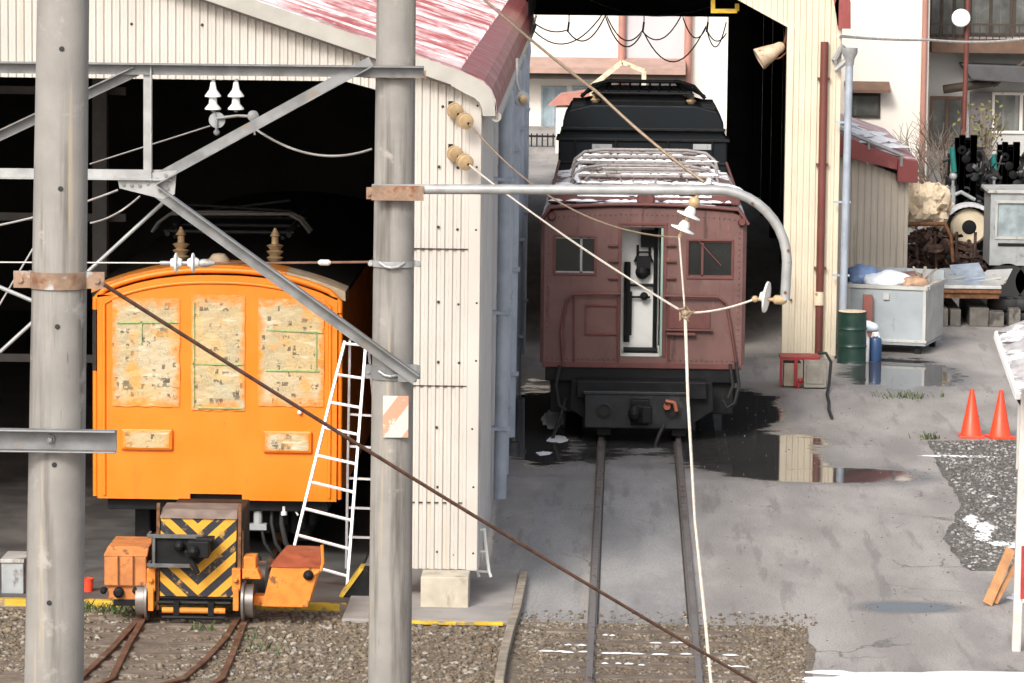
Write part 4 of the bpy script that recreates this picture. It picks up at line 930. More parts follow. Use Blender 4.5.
t = thing('wheel_chock', 'dark wedge chock with a yellow edge behind the middle pole', 'chock', (-2.83, 42.6, 0))
mb = MB(); mb.prism([(-3.0, 42.5, .03), (-2.7, 42.5, .03), (-2.7, 42.5, .33), (-2.78, 42.5, .33)], (0, .3, 0)); mb.build('wedge', black, t, bevel=.01)
mb = MB(); mb.prism([(-3.02, 42.48, .04), (-2.98, 42.48, .03), (-2.76, 42.48, .34), (-2.80, 42.48, .35)], (0, .33, 0)); mb.build('edge_strip', yellow, t)

# ================================================================== BROWN LOCOMOTIVE
BY = 55.5; BX = .275; BHW = 1.43
bl_ = thing('brown_locomotive', 'red-brown electric locomotive with open cab door and snow-covered roof gear', 'locomotive', (BX, BY, 0))
B = lambda px, py, dy=0: at(px, py, BY+dy)
def btop(x): q = abs(x-BX)/BHW; return 3.2+.07*(1-q**2)-(.16*max(0, (q-.93)/.07)**2)
BZ0 = B(645, 364).z
holes = []
for (x0, y0, x1, y1) in ((556, 237, 594, 273), (622, 227, 662, 357), (689, 241, 731, 277)):
    a, b = B(x0, y0), B(x1, y1); holes.append((a.x, b.x, b.z, a.z))
mb = MB(); facade(mb, BX-BHW+.05, BX+BHW-.05, BZ0, lambda x: btop(x)-.03, holes, BY, BY+.05); mb.build('front_panel', brownp, bl_)
def bloop(hw, z0, zs, n=16):
    return [(BX-hw, z0), (BX-hw, zs)]+[(BX-hw+2*hw*k/n, btop(BX+(2*k/n-1)*BHW)) for k in range(1, n)]+[(BX+hw, zs), (BX+hw, z0)]
mb = MB(); pts = bloop(BHW, BZ0, 3.02); shell(mb, pts, BY+.055, BY+7.0)
p2 = [(BX+(x-BX)*(1-.05/BHW), z-(.03 if z > 2.9 else 0)) for x, z in pts]
for i in range(len(pts)-1): mb.quad((pts[i][0], BY+.055, pts[i][1]), (pts[i+1][0], BY+.055, pts[i+1][1]), (p2[i+1][0], BY+.0, p2[i+1][1]), (p2[i][0], BY+.0, p2[i][1]))
mb.add([(x, BY+7.0, z) for x, z in pts], [tuple(range(len(pts)))])
mb.build('body', brownp, bl_, smooth=40)
# rain strip over the arch
mb = MB(); ar = [(BX-BHW-.02, BY-.03, 3.03)]+[(BX-BHW+2*BHW*k/24, BY-.035, btop(BX-BHW+2*BHW*k/24)+.02) for k in range(1, 24)]+[(BX+BHW+.02, BY-.03, 3.03)]
mb.tube(ar, .025, 8); mb.build('rain_strip', brown_trim, bl_, smooth=60)
mb = MB()
for i in range(24):
    xa, xb = BX-BHW+2*BHW*i/24, BX-BHW+2*BHW*(i+1)/24
    mb.prism([(xa, BY-.02, btop(xa)+.0), (xb, BY-.02, btop(xb)+.0), (xb, BY-.02, btop(xb)+.035), (xa, BY-.02, btop(xa)+.035)], (0, 7.06, 0))
mb.build('roof', mat('roof_grey_brown', (.16, .11, .105), .7, var=.25, vs=4, bump=.2, stains=[((.8, .8, .84), (3.5, 1.6, 3.5), .45, .09)]), bl_)
# windows: frame, pane
for i in (0, 2):
    h = holes[i]; mb = MB()
    for (xa, xb, za, zb) in ((h[0]-.03, h[1]+.03, h[3], h[3]+.035), (h[0]-.03, h[1]+.03, h[2]-.035, h[2]), (h[0]-.035, h[0], h[2], h[3]), (h[1], h[1]+.035, h[2], h[3])): mb.box(xa, xb, BY-.016, BY+.0, za, zb)
    fr = mb.build('window', brown_trim, bl_, bevel=.006)
    mb = MB(); mb.box(h[0]-.001, h[1]+.001, BY+.03, BY+.036, h[2]-.001, h[3]+.001); mb.build('pane', glass_dark, fr)
    mb = MB(); x = h[0]+(h[1]-h[0])*(.66 if i == 0 else .32); mb.box(x-.016, x+.016, BY+.012, BY+.029, h[2], h[3])
    for (xa, xb, za, zb) in ((h[0], h[1], h[3]-.02, h[3]), (h[0], h[1], h[2], h[2]+.02)): mb.box(xa, xb, BY+.012, BY+.028, za, zb)
    mb.build('sash', greym if i == 0 else brown_trim, fr)
    if i == 2:
        mb = MB(); mb.tube([(h[0]+.12, BY-.03, h[3]+.02), (h[1]-.14, BY-.03, h[2]+.16)], .009, 6); mb.build('wiper', brown_trim, fr)
# door opening: frame, the cab behind with its pipes
h = holes[1]; mb = MB()
mb.box(h[1]-.035, h[1]-.002, BY+.0, BY+.45, h[2]+.01, h[3]-.01); mb.build('door', mat('green_grey_door', (.3, .42, .36), .5, var=.1), bl_, bevel=.006)
mb = MB(); mb.box(h[0]-.05, h[0]-.001, BY-.014, BY, h[2], h[3]+.03); mb.box(h[1]+.001, h[1]+.05, BY-.014, BY, h[2], h[3]+.03); mb.box(h[0]-.05, h[1]+.05, BY-.014, BY, h[3]+.031, h[3]+.07); mb.build('door_frame', brown_trim, bl_, bevel=.005)
cb = MB(); cb.quad((BX-1.3, BY+.55, BZ0), (BX+1.3, BY+.55, BZ0), (BX+1.3, BY+.55, 3.1), (BX-1.3, BY+.55, 3.1)); cb.box(h[0]-.3, h[1]+.3, BY+.052, BY+.54, h[2]-.03, h[2]-.005); cab = cb.build('cab_bulkhead', cabin, bl_)
mb = MB(); yy = BY+.49
X = lambda px: B(px, 300, .5).x
Z = lambda py: B(642, py, .5).z
for px, y0, y1, r in ((627, 262, 342, .045), (655, 228, 350, .028), (660, 232, 345, .02), (637, 245, 262, .018), (649, 232, 275, .016)): mb.tube([(X(px), yy, Z(y0)), (X(px), yy, Z(y1))], r, 8)
for py, x0, x1, r in ((285, 624, 656, .022), (297, 630, 650, .016), (240, 640, 656, .02), (350, 624, 658, .04)): mb.tube([(X(x0), yy, Z(py)), (X(x1), yy, Z(py))], r, 8)
mb.sphere((X(642), yy, Z(272)), .10, 8); mb.box(X(636), X(650), yy-.06, yy+.05, Z(268), Z(256)); mb.box(X(640), X(657), yy-.03, yy+.05, Z(247), Z(230)); mb.sphere((X(644), yy-.02, Z(296)), .06, 6)
mb.box(X(624), X(632), yy-.04, yy+.05, Z(335), Z(292)); mb.tube([(X(634), yy, Z(262)), (X(638), yy, Z(252)), (X(648), yy, Z(252)), (X(652), yy, Z(262))], .016, 6)
mb.build('control_gear', black, cab)
# sand hatch, handrails, steps, ribs and rivets on the face
def frame_rect(mb, x0, y0, x1, y1, w=.035, d=.025):
    a, b = B(x0, y0), B(x1, y1)
    mb.box(a.x-w/2, b.x+w/2, BY-d, BY, a.z-w/2, a.z+w/2); mb.box(a.x-w/2, b.x+w/2, BY-d, BY, b.z-w/2, b.z+w/2)
    mb.box(a.x-w/2, a.x+w/2, BY-d*.9, BY, b.z, a.z); mb.box(b.x-w/2, b.x+w/2, BY-d*.9, BY, b.z, a.z)
mb = MB(); frame_rect(mb, 586, 305, 617, 334); mb.build('hatch_frame', brown_trim, bl_, bevel=.005)
mb = MB(); a, b = B(668, 309), B(710, 329); mb.box(a.x, b.x, BY-.03, BY, b.z, a.z); mb.box(a.x-.03, b.x+.03, BY-.07, BY, b.z-.03, b.z); mb.box(a.x-.02, b.x-.2, BY-.09, BY, b.z-.09, b.z-.05); mb.build('label_rack', brown_trim, bl_, bevel=.008)
for pl in ([(563, 362), (561, 330), (567, 300), (573, 294), (620, 294)], [(665, 296), (718, 297), (726, 303), (731, 330), (736, 362)]):
    mb = MB(); mb.tube([B(x, y, -.07) for x, y in pl], .02, 8)
    for x, y in (pl[0], pl[2], pl[-1]): q = B(x, y); mb.tube([(q.x, BY-.07, q.z), (q.x, BY+.01, q.z)], .013, 6)
    mb.build('handrail', brown_trim, bl_, smooth=50)
for px in (574, 618, 668): mb = MB(); a, b = B(px, 296), B(px, 362); mb.tube([(a.x, BY-.03, a.z), (b.x, BY-.03, b.z)], .014, 8); mb.build('conduit', brown_trim, bl_)
for py in (245, 261, 278):
    for px in (613, 671): q = B(px, py); mb = MB(); mb.box(q.x-.07, q.x+.07, BY-.05, BY, q.z-.015, q.z+.015); mb.build('step', brown_trim, bl_, bevel=.004)
mb = MB()
for i in range(38):
    x = BX-BHW+.1+i*(2*BHW-.2)/37
    if not (h[0]-.05 < x < h[1]+.05): mb.sphere((x, BY-.002, BZ0+.06), .014, 4)
    mb.sphere((x, BY-.002, btop(x)-.12), .012, 4)
for i in range(26):
    z = BZ0+.1+i*.08
    for x in (BX-BHW+.1, BX+BHW-.1): mb.sphere((x, BY-.002, z), .012, 4)
mb.build('rivets', brownp, bl_)
mb = MB(); mb.box(BX-BHW+.04, BX+BHW-.04, BY-.03, BY+.02, BZ0-.06, BZ0+.025); mb.build('sole_bar', brown_trim, bl_, bevel=.01)
for px, py in ((552, 216), (742, 222)): q = B(px, py); mb = MB(); mb.lathe([(.05, 0), (.06, .05), (.04, .09)], (q.x, BY, q.z), (0, -1, 0), 14); mb.build('tail_lamp', brown_trim, bl_, smooth=40)
# frame under the cab: pilot beam, coupler, hoses
mb = MB(); a, b = B(585, 392, -.5), B(687, 429, -.5)
mb.box(a.x, b.x, BY-.52, BY-.42, b.z, a.z); mb.box(a.x-.03, b.x+.03, BY-.54, BY-.40, a.z-.03, a.z+.02); bb = mb.build('buffer_beam', mat('beam_paint', (.017, .02, .024), .5, var=.4, vs=5, bump=.2, stains=[((.05, .045, .04), (7, 7, 7), .58, .1)]), bl_, bevel=.012)
mb = MB(); mb.box(BX-1.35, BX+1.35, BY+.0, BY+6.9, .80, BZ0-.02); mb.box(BX-.9, BX+.9, BY-.42, BY+.1, .62, .86); mb.box(BX-1.28, BX-.75, BY+.1, BY+.5, .35, .85); mb.box(BX+.75, BX+1.28, BY+.1, BY+.5, .35, .85); mb.build('underframe', black, bl_, bevel=.015)
mb = MB()
for s in (-1, 1): mb = MB(); mb.prism([(BX+s*.62, BY-.3, .85), (BX+s*.98, BY-.3, .85), (BX+s*1.0, BY-.3, .45), (BX+s*.7, BY-.3, .25)], (0, .1, 0)); mb.box(*sorted((BX+s*.62, BX+s*.42)), BY-.4, BY-.3, .1, .6); mb.build('guard_plate', black, bl_, bevel=.01)
for px in (604, 673): q = B(px, 410, -.53); mb = MB(); mb.lathe([(.10, 0), (.115, .02), (.08, .03), (.075, -.02)], (q.x, BY-.53, q.z), (0, -1, 0), 22); mb.build('ring', rubber, bb, smooth=40)
q = B(640, 411, -.6); mb = MB(); mb.box(q.x-.13, q.x+.13, BY-.62, BY-.5, q.z-.2, q.z+.16); mb.box(q.x-.1, q.x+.1, BY-.86, BY-.6, q.z-.13, q.z+.11); mb.box(q.x+.02, q.x+.17, BY-.95, BY-.8, q.z-.13, q.z+.11); mb.sphere((q.x-.08, BY-.88, q.z), .09, 6, (1, 1, 1.3)); mb.build('coupler', black, bl_, bevel=.02)
q = B(667, 406, -.56); mb = MB(); mb.tube([q, q+V((.0, -.08, .08)), q+V((.10, -.1, .06)), q+V((.13, -.1, -.06))], .03, 8); mb.lathe([(.05, 0), (.05, .05)], q, (0, -1, 0), 12); mb.build('hose_elbow', mat('orange_red_paint', (.4, .12, .06), .55, var=.2), bl_, smooth=50)
mb = MB(); q = B(664, 424, -.6); mb.tube([q, B(658, 437, -.7), B(654, 449, -.7)], .025, 8); mb.build('coupling_hose', rubber, bl_, smooth=50)
mb = MB(); q = B(654, 450, -.7); mb.lathe([(.03, -.04), (.035, 0), (.02, .05)], q, (-.4, 0, -1), 10); mb.build('hose_end', porcelain, bl_)
for pl in ([(736, 362), (739, 385), (735, 403), (727, 408), (722, 400)], [(730, 364), (733, 385), (728, 398)], [(560, 365), (556, 385), (559, 405), (566, 410)], [(566, 398), (562, 412), (552, 440)]):
    mb = MB(); mb.tube([B(x, y, -.15) for x, y in pl], .025, 8); mb.build('brake_hose', rubber, bl_, smooth=50)
for y in (BY+1.4, BY+3.0, BY+4.6, BY+6.2):
    for s in (-1, 1): mb = MB(); mb.lathe([(.1, -.07), (.48, -.06), (.5, .0), (.48, .05), (.52, .06), (.1, .07)], (BX+s*.57, y, .56), (-s, 0, 0), 26); mb.build('wheel', black, bl_, smooth=40)
mb = MB()
for s in (-1, 1): mb.box(BX+s*1.0-.12, BX+s*1.0+.12, BY+.6, BY+6.6, .3, .8)
mb.build('truck_frame', black, bl_, bevel=.02)
# roof gear
rz = 3.28
for (name, y, x0, x1, z, w) in [('walkway_board', BY+.35, -1.2, 1.2, rz+.06, .16), ('walkway_board', BY+1.2, -1.0, 1.0, rz+.08, .2), ('walkway_board', BY+2.4, -.95, .95, rz+.1, .2), ('walkway_board', BY+3.6, -.9, .9, rz+.12, .2)]:
    mb = MB(); mb.box(BX+x0, BX+x1, y-w/2, y+w/2, z-.02, z+.02); mb.build(name, brown_trim, bl_, bevel=.005)
mb = MB()
PB = BY+3.3                                             # lowered pantograph
BARS = [(PB-1.2, 3.40, .93), (PB-.75, 3.50, .97), (PB-.2, 3.56, .95), (PB+.35, 3.62, .97), (PB+.9, 3.66, .93), (PB+1.4, 3.70, .8)]
for y, z, w in BARS: mb.tube([(BX+.02-w, y, z), (BX+.02+w, y, z)], .033, 8)
for y, z in ((PB-.75, 3.52), (PB-.45, 3.6), (PB+.35, 3.68), (PB+.65, 3.76)):
    mb.tube([(BX-1.06, y, z-.26), (BX-1.02, y, z-.12), (BX-.88, y, z-.01), (BX-.6, y, z+.03), (BX+.64, y, z+.03), (BX+.92, y, z-.01), (BX+1.06, y, z-.12), (BX+1.10, y, z-.26)], .024, 8)
for s in (-1, 1):
    mb.tube([(BX+s*.95, PB-1.25, 3.40), (BX+s*.95, PB+1.4, 3.62)], .035, 8)
    mb.tube([(BX+s*.85, PB-1.1, 3.45), (BX+s*.5, PB+1.3, 3.72)], .022, 8); mb.tube([(BX+s*.5, PB-1.0, 3.52), (BX+s*.85, PB+1.2, 3.66)], .022, 8)
for k in range(11): x = BX-.8+.16*k; mb.tube([(x, PB-1.1+.12*(k % 3), 3.42), (x+.12*(-1)**k, PB+1.1, 3.66)], .015, 6)
mb.build('pantograph', mat('pantograph_grey', (.30, .27, .26), .6, var=.3, vs=8, stains=[((.1, .06, .05), (8, 8, 8), .55, .12)]), bl_, smooth=50)
for x in (-.8, .8):
    for y in (PB-1.0, PB+1.2): mb = MB(); mb.lathe([(.06, 0), (.1, .03), (.06, .05), (.1, .08), (.05, .10), (.05, .13)], (BX+x*1.15, y, 3.27), (0, 0, 1), 16); mb.build('insulator', porc_brown, bl_, smooth=40)
for s in (-1, 1): mb = MB(); mb.box(BX+s*1.14-.2, BX+s*1.14+.2, BY+.25, BY+1.4, 3.27, 3.42); mb.build('roof_box', brown_trim, bl_, bevel=.02)
for s in (-1, 1): mb = MB(); mb.tube([(BX+s*1.3, BY+1.6, 3.42), (BX+s*1.3, BY+6.7, 3.42)], .02, 8); mb.build('roof_rail', brown_trim, bl_)
q = B(660, 208, .2); mb = MB(); mb.lathe([(.12, 0), (.13, .12), (.1, .16)], (BX+.02, BY+.12, 3.36), (0, -1, 0), 18); mb.build('headlamp', brown_trim, bl_, smooth=40)
# snow lying on the roof and its gear
mb = MB(); k = 0
for y, z, w, xr in ((BY+.2, 3.3, .09, 1.3), (BY+.36, rz+.08, .08, 1.15), (BY+.8, 3.31, .12, 1.25), (BY+1.2, rz+.1, .1, .95), (BY+1.7, 3.31, .18, 1.2), (BY+2.4, rz+.12, .1, .9), (BY+3.0, 3.31, .3, 1.2), (BY+3.6, rz+.14, .1, .85), (BY+5.4, 3.31, .5, 1.1), (BY+6.3, 3.31, .4, 1.1)):
    x = -xr
    while x < xr:
        r = random.uniform(.06, .2)
        if random.random() < .78: mb.lump((BX+x+r/2, y+random.uniform(-.02, .02), z+.012), r*.75, w*random.uniform(.5, 1.1), .03, seed=k*1.3, n=14, rings=2); k += 1
        x += r
for s in (-1, 1):
    for j in range(5): mb.lump((BX+s*1.14+random.uniform(-.1, .1), BY+.4+j*.22, 3.425), .17, .16, .07, seed=k, n=16, rings=3); k += 1
for y, z, w in BARS:
    x = -w
    while x < w-.05:
        r = random.uniform(.07, .22)
        if random.random() < .88: mb.lump((BX+.02+x+r/2, y, z+.024), r*.65, .04, .03, seed=k*.7, n=12, rings=2); k += 1
        x += r
for s in (-1, 1):
    for j in range(14): mb.lump((BX+s*.95+random.uniform(-.03, .03), PB-1.2+j*.18, 3.435+.014*j), .045, .11, .03, seed=k*.9, n=12, rings=2); k += 1
mb.build('snow', snow, kind='stuff', smooth=60)

# ================================================================== DARK LOCOMOTIVE IN THE REAR SHED
DY = 66.3; DX = .29
dl = thing('dark_locomotive', 'blue-black locomotive standing in the rear shed behind the brown one', 'locomotive', (DX, DY, 0))
D = lambda px, py, dy=0: at(px, py, DY+dy)
prof_ = [(1.4, .9), (1.4, 3.52), (1.34, 3.60), (1.33, 3.80), (1.23, 3.99), (.85, 4.08)]
dpts = [(DX-x, z) for x, z in prof_]+[(DX+x, z) for x, z in prof_[::-1]]
mb = MB(); mb.prism([(x, DY, z) for x, z in dpts[::-1]], (0, 3.0, 0)); mb.build('cab', blackgreen, dl, bevel=.03)
mb = MB(); mb.box(DX-1.25, DX+1.25, DY+3.0, DY+11.5, .9, 3.0); mb.build('hood', blackgreen, dl, bevel=.05)
mb = MB(); mb.box(DX-1.36, DX+1.36, DY-.10, DY-.001, 3.66, 3.71); mb.box(DX-1.44, DX+1.44, DY-.04, DY+1, 3.48, 3.53); mb.box(DX-1.41, DX+1.41, DY-.03, DY-.001, 3.10, 3.14); mb.build('rain_strip', black, dl, bevel=.01)
for x0, x1 in ((592, 612), (693, 713)):
    a, b = D(x0, 144), D(x1, 150); mb = MB(); mb.box(a.x, b.x, DY-.02, DY, b.z, a.z); wv = mb.build('number_plate', greym, dl, bevel=.004)
for a_, b_ in ((575, 610), (622, 655), (667, 712)):
    a, b = D(a_, 156), D(b_, 186); mb = MB(); mb.box(a.x, b.x, DY-.012, DY+.0, b.z, a.z); mb.build('window', glass_dark, dl)
mb = MB(); mb.box(DX-.7, DX+.7, DY+.25, DY+2.6, 4.03, 4.14)
for k in range(12): mb.box(DX-.7, DX+.7, DY+.21, DY+.25, 4.05+.007*k, 4.054+.007*k)
mb.build('roof_housing', black, dl, bevel=.03)
mb = MB()
for y in (DY+.7, DY+1.2, DY+2.2, DY+2.8): mb.tube([(DX-.8, y, 4.24), (DX+.8, y, 4.24)], .03, 8)
mb.tube([(DX-1.05, DY+1.5, 4.12), (DX-.85, DY+1.5, 4.33), (DX-.6, DY+1.5, 4.40), (DX+.6, DY+1.5, 4.40), (DX+.85, DY+1.5, 4.33), (DX+1.05, DY+1.5, 4.12)], .032, 8)
mb.tube([(DX-1.05, DY+1.8, 4.14), (DX-.6, DY+1.8, 4.38), (DX+.6, DY+1.8, 4.38), (DX+1.05, DY+1.8, 4.14)], .028, 8)
for s in (-1, 1):
    mb.tube([(DX+s*.8, DY+.5, 4.22), (DX+s*.8, DY+3.2, 4.22)], .035, 8); mb.tube([(DX+s*.75, DY+.6, 4.2), (DX+s*.55, DY+2.6, 4.36)], .03, 8)
for k in range(8): x = DX-.6+.17*k; mb.tube([(x, DY+.7, 4.23), (x+.05, DY+2.8, 4.34)], .018, 6)
mb.build('pantograph', black, dl, smooth=50)
for s in (-1, 1):
    for y in (DY+.7, DY+2.8): mb = MB(); mb.lathe([(.06, 0), (.09, .04), (.05, .08), (.05, .14)], (DX+s*.8, y, 4.08), (0, 0, 1), 14); mb.build('insulator', porc_brown, dl, smooth=40)
mb = MB(); mb.box(DX-1.2, DX+1.2, DY+.3, DY+11.8, .3, .88); mb.build('underframe', black, dl, bevel=.02)
for s_ in (-1, 1):
    for k in range(6): mb = MB(); mb.box(*sorted((DX+s_*.87, DX+s_*1.2)), DY+.1+.45*k, DY+.22+.45*k, 3.97, 4.06); mb.build('roof_rib', black, dl, bevel=.01)
for px in (575, 616, 668, 712):
    q = D(px, 150); mb = MB(); mb.tube([(q.x, DY-.03, 2.6), (q.x, DY-.03, 3.5)], .016, 6); mb.build('handrail', black, dl)

# ================================================================== REAR SHED
RY, RB = 65.4, 100.
EX = 3.56
def rrake(x): return 6.1+.30*(EX-x) if x > -1 else 6.1+.30*(EX+1)+.30*(x+1)
rs = thing('rear_shed', 'tall cream drive-through shed with red eave sheltering the dark locomotive', 'shed', (.3, RY, 0))
jx = at(785, 200, RY).x
c1, c2 = at(738, 0, RY), at(789, 28, RY)
mb = MB()
corr(mb, (jx, RY, 0), (3.46, RY, 0), lambda t: .08, lambda t: rrake(jx+t)-.1, (0, -1, 0), pitch=.1)
sl = (c2.z-c1.z)/(c2.x-c1.x); xk = c1.x-(6.1-c1.z)/abs(sl)
corr(mb, (xk, RY, 0), (jx, RY, 0), lambda t: 6.1+sl*t, lambda t: rrake(xk+t)-.1, (0, -1, 0), pitch=.1)
corr(mb, (-1.6, RY, 0), (xk, RY, 0), lambda t: 6.1, lambda t: rrake(-1.6+t)-.1, (0, -1, 0), pitch=.1)
mb.build('front_wall', cream2, rs)
mb = MB(); mb.box(jx-.012, jx+.10, RY-.03, RY+.2, .05, c2.z+.02); mb.box(3.42, 3.5, RY-.03, RY+.1, .05, 6.0); mb.build('corner_flashing', cream2, rs, bevel=.01)
mb = MB(); mb.box(jx+.01, 3.48, RY-.02, RY+.15, 0, .08); mb.build('footing', foot_m, rs)
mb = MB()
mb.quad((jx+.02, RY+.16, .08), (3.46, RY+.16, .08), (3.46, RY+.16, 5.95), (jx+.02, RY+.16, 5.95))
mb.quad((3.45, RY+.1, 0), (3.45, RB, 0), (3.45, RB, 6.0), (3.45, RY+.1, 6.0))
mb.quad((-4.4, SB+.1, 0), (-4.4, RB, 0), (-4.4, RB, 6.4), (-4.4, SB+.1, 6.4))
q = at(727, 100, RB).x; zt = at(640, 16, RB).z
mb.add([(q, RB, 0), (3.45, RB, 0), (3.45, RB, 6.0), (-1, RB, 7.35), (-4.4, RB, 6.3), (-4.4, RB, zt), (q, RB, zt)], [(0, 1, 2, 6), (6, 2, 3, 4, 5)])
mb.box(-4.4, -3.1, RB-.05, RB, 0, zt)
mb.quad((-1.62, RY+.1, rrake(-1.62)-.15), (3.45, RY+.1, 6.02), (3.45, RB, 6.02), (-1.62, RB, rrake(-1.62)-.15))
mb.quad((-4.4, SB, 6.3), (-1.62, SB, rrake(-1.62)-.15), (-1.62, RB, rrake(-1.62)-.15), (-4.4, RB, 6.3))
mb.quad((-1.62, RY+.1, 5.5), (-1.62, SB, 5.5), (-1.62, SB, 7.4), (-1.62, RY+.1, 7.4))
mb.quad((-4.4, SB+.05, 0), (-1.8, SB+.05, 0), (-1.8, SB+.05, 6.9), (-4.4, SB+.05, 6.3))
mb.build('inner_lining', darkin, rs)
for y in (70, 76, 82, 88, 94, 99.6):
    mb = MB(); mb.prism([(3.2, y, 0), (3.44, y, 0), (3.44, y, 5.95), (-1.55, y, 7.3), (-1.55, y, 7.05), (3.2, y, 5.75)], (0, .2, 0)); mb.build('frame', black, rs)
mb = MB()
for xa, xb in ((-1.7, -1.0), (-1.0, EX-.25), ):
    mb.prism([(xa, RY-.15, rrake(xa)), (xb, RY-.15, rrake(xb)), (xb, RY-.15, rrake(xb)-.06), (xa, RY-.15, rrake(xa)-.06)], (0, RB-RY+.3, 0))
mb.prism([(-4.7, SB+.25, rrake(-4.7)), (-1.7, SB+.25, rrake(-1.7)), (-1.7, SB+.25, rrake(-1.7)-.06), (-4.7, SB+.25, rrake(-4.7)-.06)], (0, RB-SB, 0))
mb.build('roof', red_roof, rs)
p = [(EX-.27, rrake(EX-.27)+.01), (EX-.1, 6.12), (EX+.0, 6.02), (EX+.06, 5.85), (EX+.07, 5.45)]
mb = MB()
for (xa, za), (xb, zb) in zip(p, p[1:]): mb.quad((xa, RY-.18, za), (xb, RY-.18, zb), (xb, RB+.1, zb), (xa, RB+.1, za)); mb.quad((xa, RY-.18, za), (xb, RY-.18, zb), (EX-.14, RY-.18, 5.45), (EX-.2, RY-.18, 5.8))
mb.prism([(EX-.13, RY-.185, 6.1), (EX+.05, RY-.185, 5.9), (EX+.07, RY-.185, 5.42), (EX-.13, RY-.185, 5.42)], (0, .2, 0))
mb.build('eave_trim', red_trim, rs, smooth=40)
xb_ = at(820, 200, RY).x
mb = MB(); mb.tube([(xb_+.02, RY-.09, .1), (xb_+.02, RY-.09, 5.2)], .066, 12)
for z in (1.5, 3.2, 4.6): mb.box(xb_-.08, xb_+.12, RY-.1, RY-.02, z-.02, z+.02)
mb.build('downpipe', brown_pipe, rs, smooth=40)
mb = MB(); q = at(819, 299, RY-.1); mb.lathe([(.085, 0), (.085, .22)], (q.x, RY-.09, q.z-.1), (0, 0, 1), 14); mb.build('pipe_collar', tarp, rs, smooth=40)
mb = MB(); x = EX+.06; mb.tube([(x-.03, RY-.2, .0), (x, RY-.2, 4.85)], .062, 12)
for z in (1.4, 2.6, 3.9): mb.box(x-.22, x+.07, RY-.22, RY-.18, z-.015, z+.015)
mb.build('downpipe', blue_pipe, rs, smooth=40)
mb = MB(); mb.lathe([(.07, 0), (.08, .1), (.13, .2), (.13, .28), (.10, .28)], (x, RY-.2, 4.83), (0, 0, 1), 16); mb.tube([(x, RY-.2, 4.95), (x-.22, RY-.15, 4.75), (x-.24, RY-.08, 4.9), (x-.1, RY-.1, 5.15)], .05, 8); mb.build('hopper', galv_light, rs, smooth=40)
mb = MB(); a, b = at(781, 268, RY-.04), at(793, 300, RY-.04); mb.lathe([(.02, 0), (.02, .03)], (b.x-.03, RY-.02, b.z), (0, -1, 0), 8); mb.build('wall_bolt', rusty, rs)
# things in the shed mouth
t = thing('floodlight', 'rusty cream floodlight hanging inside the right jamb of the rear shed', 'lamp', at(782, 36, RY+.3))
mb = MB(); a, b = at(784, 45, RY+.3), at(754, 62, RY+.25); ax = (b-a).normalized(); mb.lathe([(.05, 0), (.09, .05), (.10, .14), (.15, .30), (.19, .47), (.17, .48), (.08, .3)], a, ax, 22); mb.build('lamp_shade', mat('rusty_cream_enamel', (.55, .42, .3), .55, var=.25, vs=5, stains=[((.25, .12, .06), (7, 7, 7), .55, .12)]), t, smooth=40)
mb = MB(); mb.tube([at(787, 24, RY+.35), at(786, 36, RY+.3), a], .02, 8); mb.tube([at(787, 30, RY+.35), at(787, 52, RY+.3), at(780, 58, RY+.28), at(770, 60, RY+.27)], .015, 8); mb.build('bracket', rusty, t)
mb = MB(); a, b, c = at(713, -8, RY+.4), at(713, 11, RY+.4), at(737, 11, RY+.4)
mb.bar(a, b, .07, .07, (1, 0, 0)); mb.bar(b+V((-.035, 0, 0)), c, .06, .07); mb.bar(c, c+V((0, 0, .12)), .05, .07, (1, 0, 0))
tag(mb.build('hanging_bracket', yellow, loc=a), 'yellow steel bracket hanging from the top of the rear shed opening', 'bracket')
fy = RB-.6
wire('festoon_cable', [p for a, b, d in (((533, 22), (567, 30), .25), ((567, 30), (606, 14), .9), ((606, 14), (642, 31), .85), ((642, 31), (682, 14), .8), ((682, 14), (706, 28), .8), ((706, 28), (728, 30), .6)) for p in sag(at(*a, fy), at(*b, fy), d*.5)[:-1]], .018, black, 'dark cable looping in shallow swags across the far opening of the rear shed', 'cable')
wire('festoon_cable', [p for a, b, d in (((533, 30), (604, 12), 1.0), ((604, 12), (643, 31), 1.1), ((643, 31), (706, 26), 1.5), ((706, 26), (728, 14), 1.2)) for p in sag(at(*a, fy+.2), at(*b, fy+.2), d*.55)[:-1]], .018, black, 'dark cable looping in deep swags across the far opening of the rear shed', 'cable')
for i, px in enumerate((568, 643, 707)):
    a = at(px+1, 22, fy); mb = MB(); mb.bar(a, a-V((.03, 0, .25)), .06, .05, (1, 0, 0)); mb.tube([a, a+V((0, 0, .45))], .014, 6)
    tag(mb.build('cable_hanger', black, loc=a), ('left', 'middle', 'right')[i]+' black hanger holding the looped cables in the far shed opening', 'hanger', 'cable hangers in the rear shed')
wire('hanging_cable', sag(at(590, 0, 80), at(712, 6, 80), .25, 16), .02, greym, 'grey cable sagging under the dark roof of the rear shed', 'cable')
wire('gutter_wire', sag(at(516, 70, 60), at(536, 16, 70), .1, 8), .02, steelwire, 'pale wire along the gutter at the far end of the left shed eave')
t = thing('pipe_clamp', 'small grey clamp insulator hung beside the left shed downpipes', 'clamp', at(521, 95, 50))
mb = MB(); a = at(517, 82, 50); b = at(522, 99, 50); mb.tube([a+V((0, 0, .3)), a, b], .02, 8); mb.lathe([(.03, -.03), (.1, -.02), (.1, .02), (.03, .03)], b, (.4, -1, 0), 16); mb.build('clamp_body', galv_light, t, smooth=40)
mb = MB(); mb.lathe([(.02, 0), (.05, .02), (.05, .06), (.02, .08)], b+V((0, -.03, 0)), (.4, -1, 0), 12); mb.build('insulator_core', porc_brown, t, smooth=40)

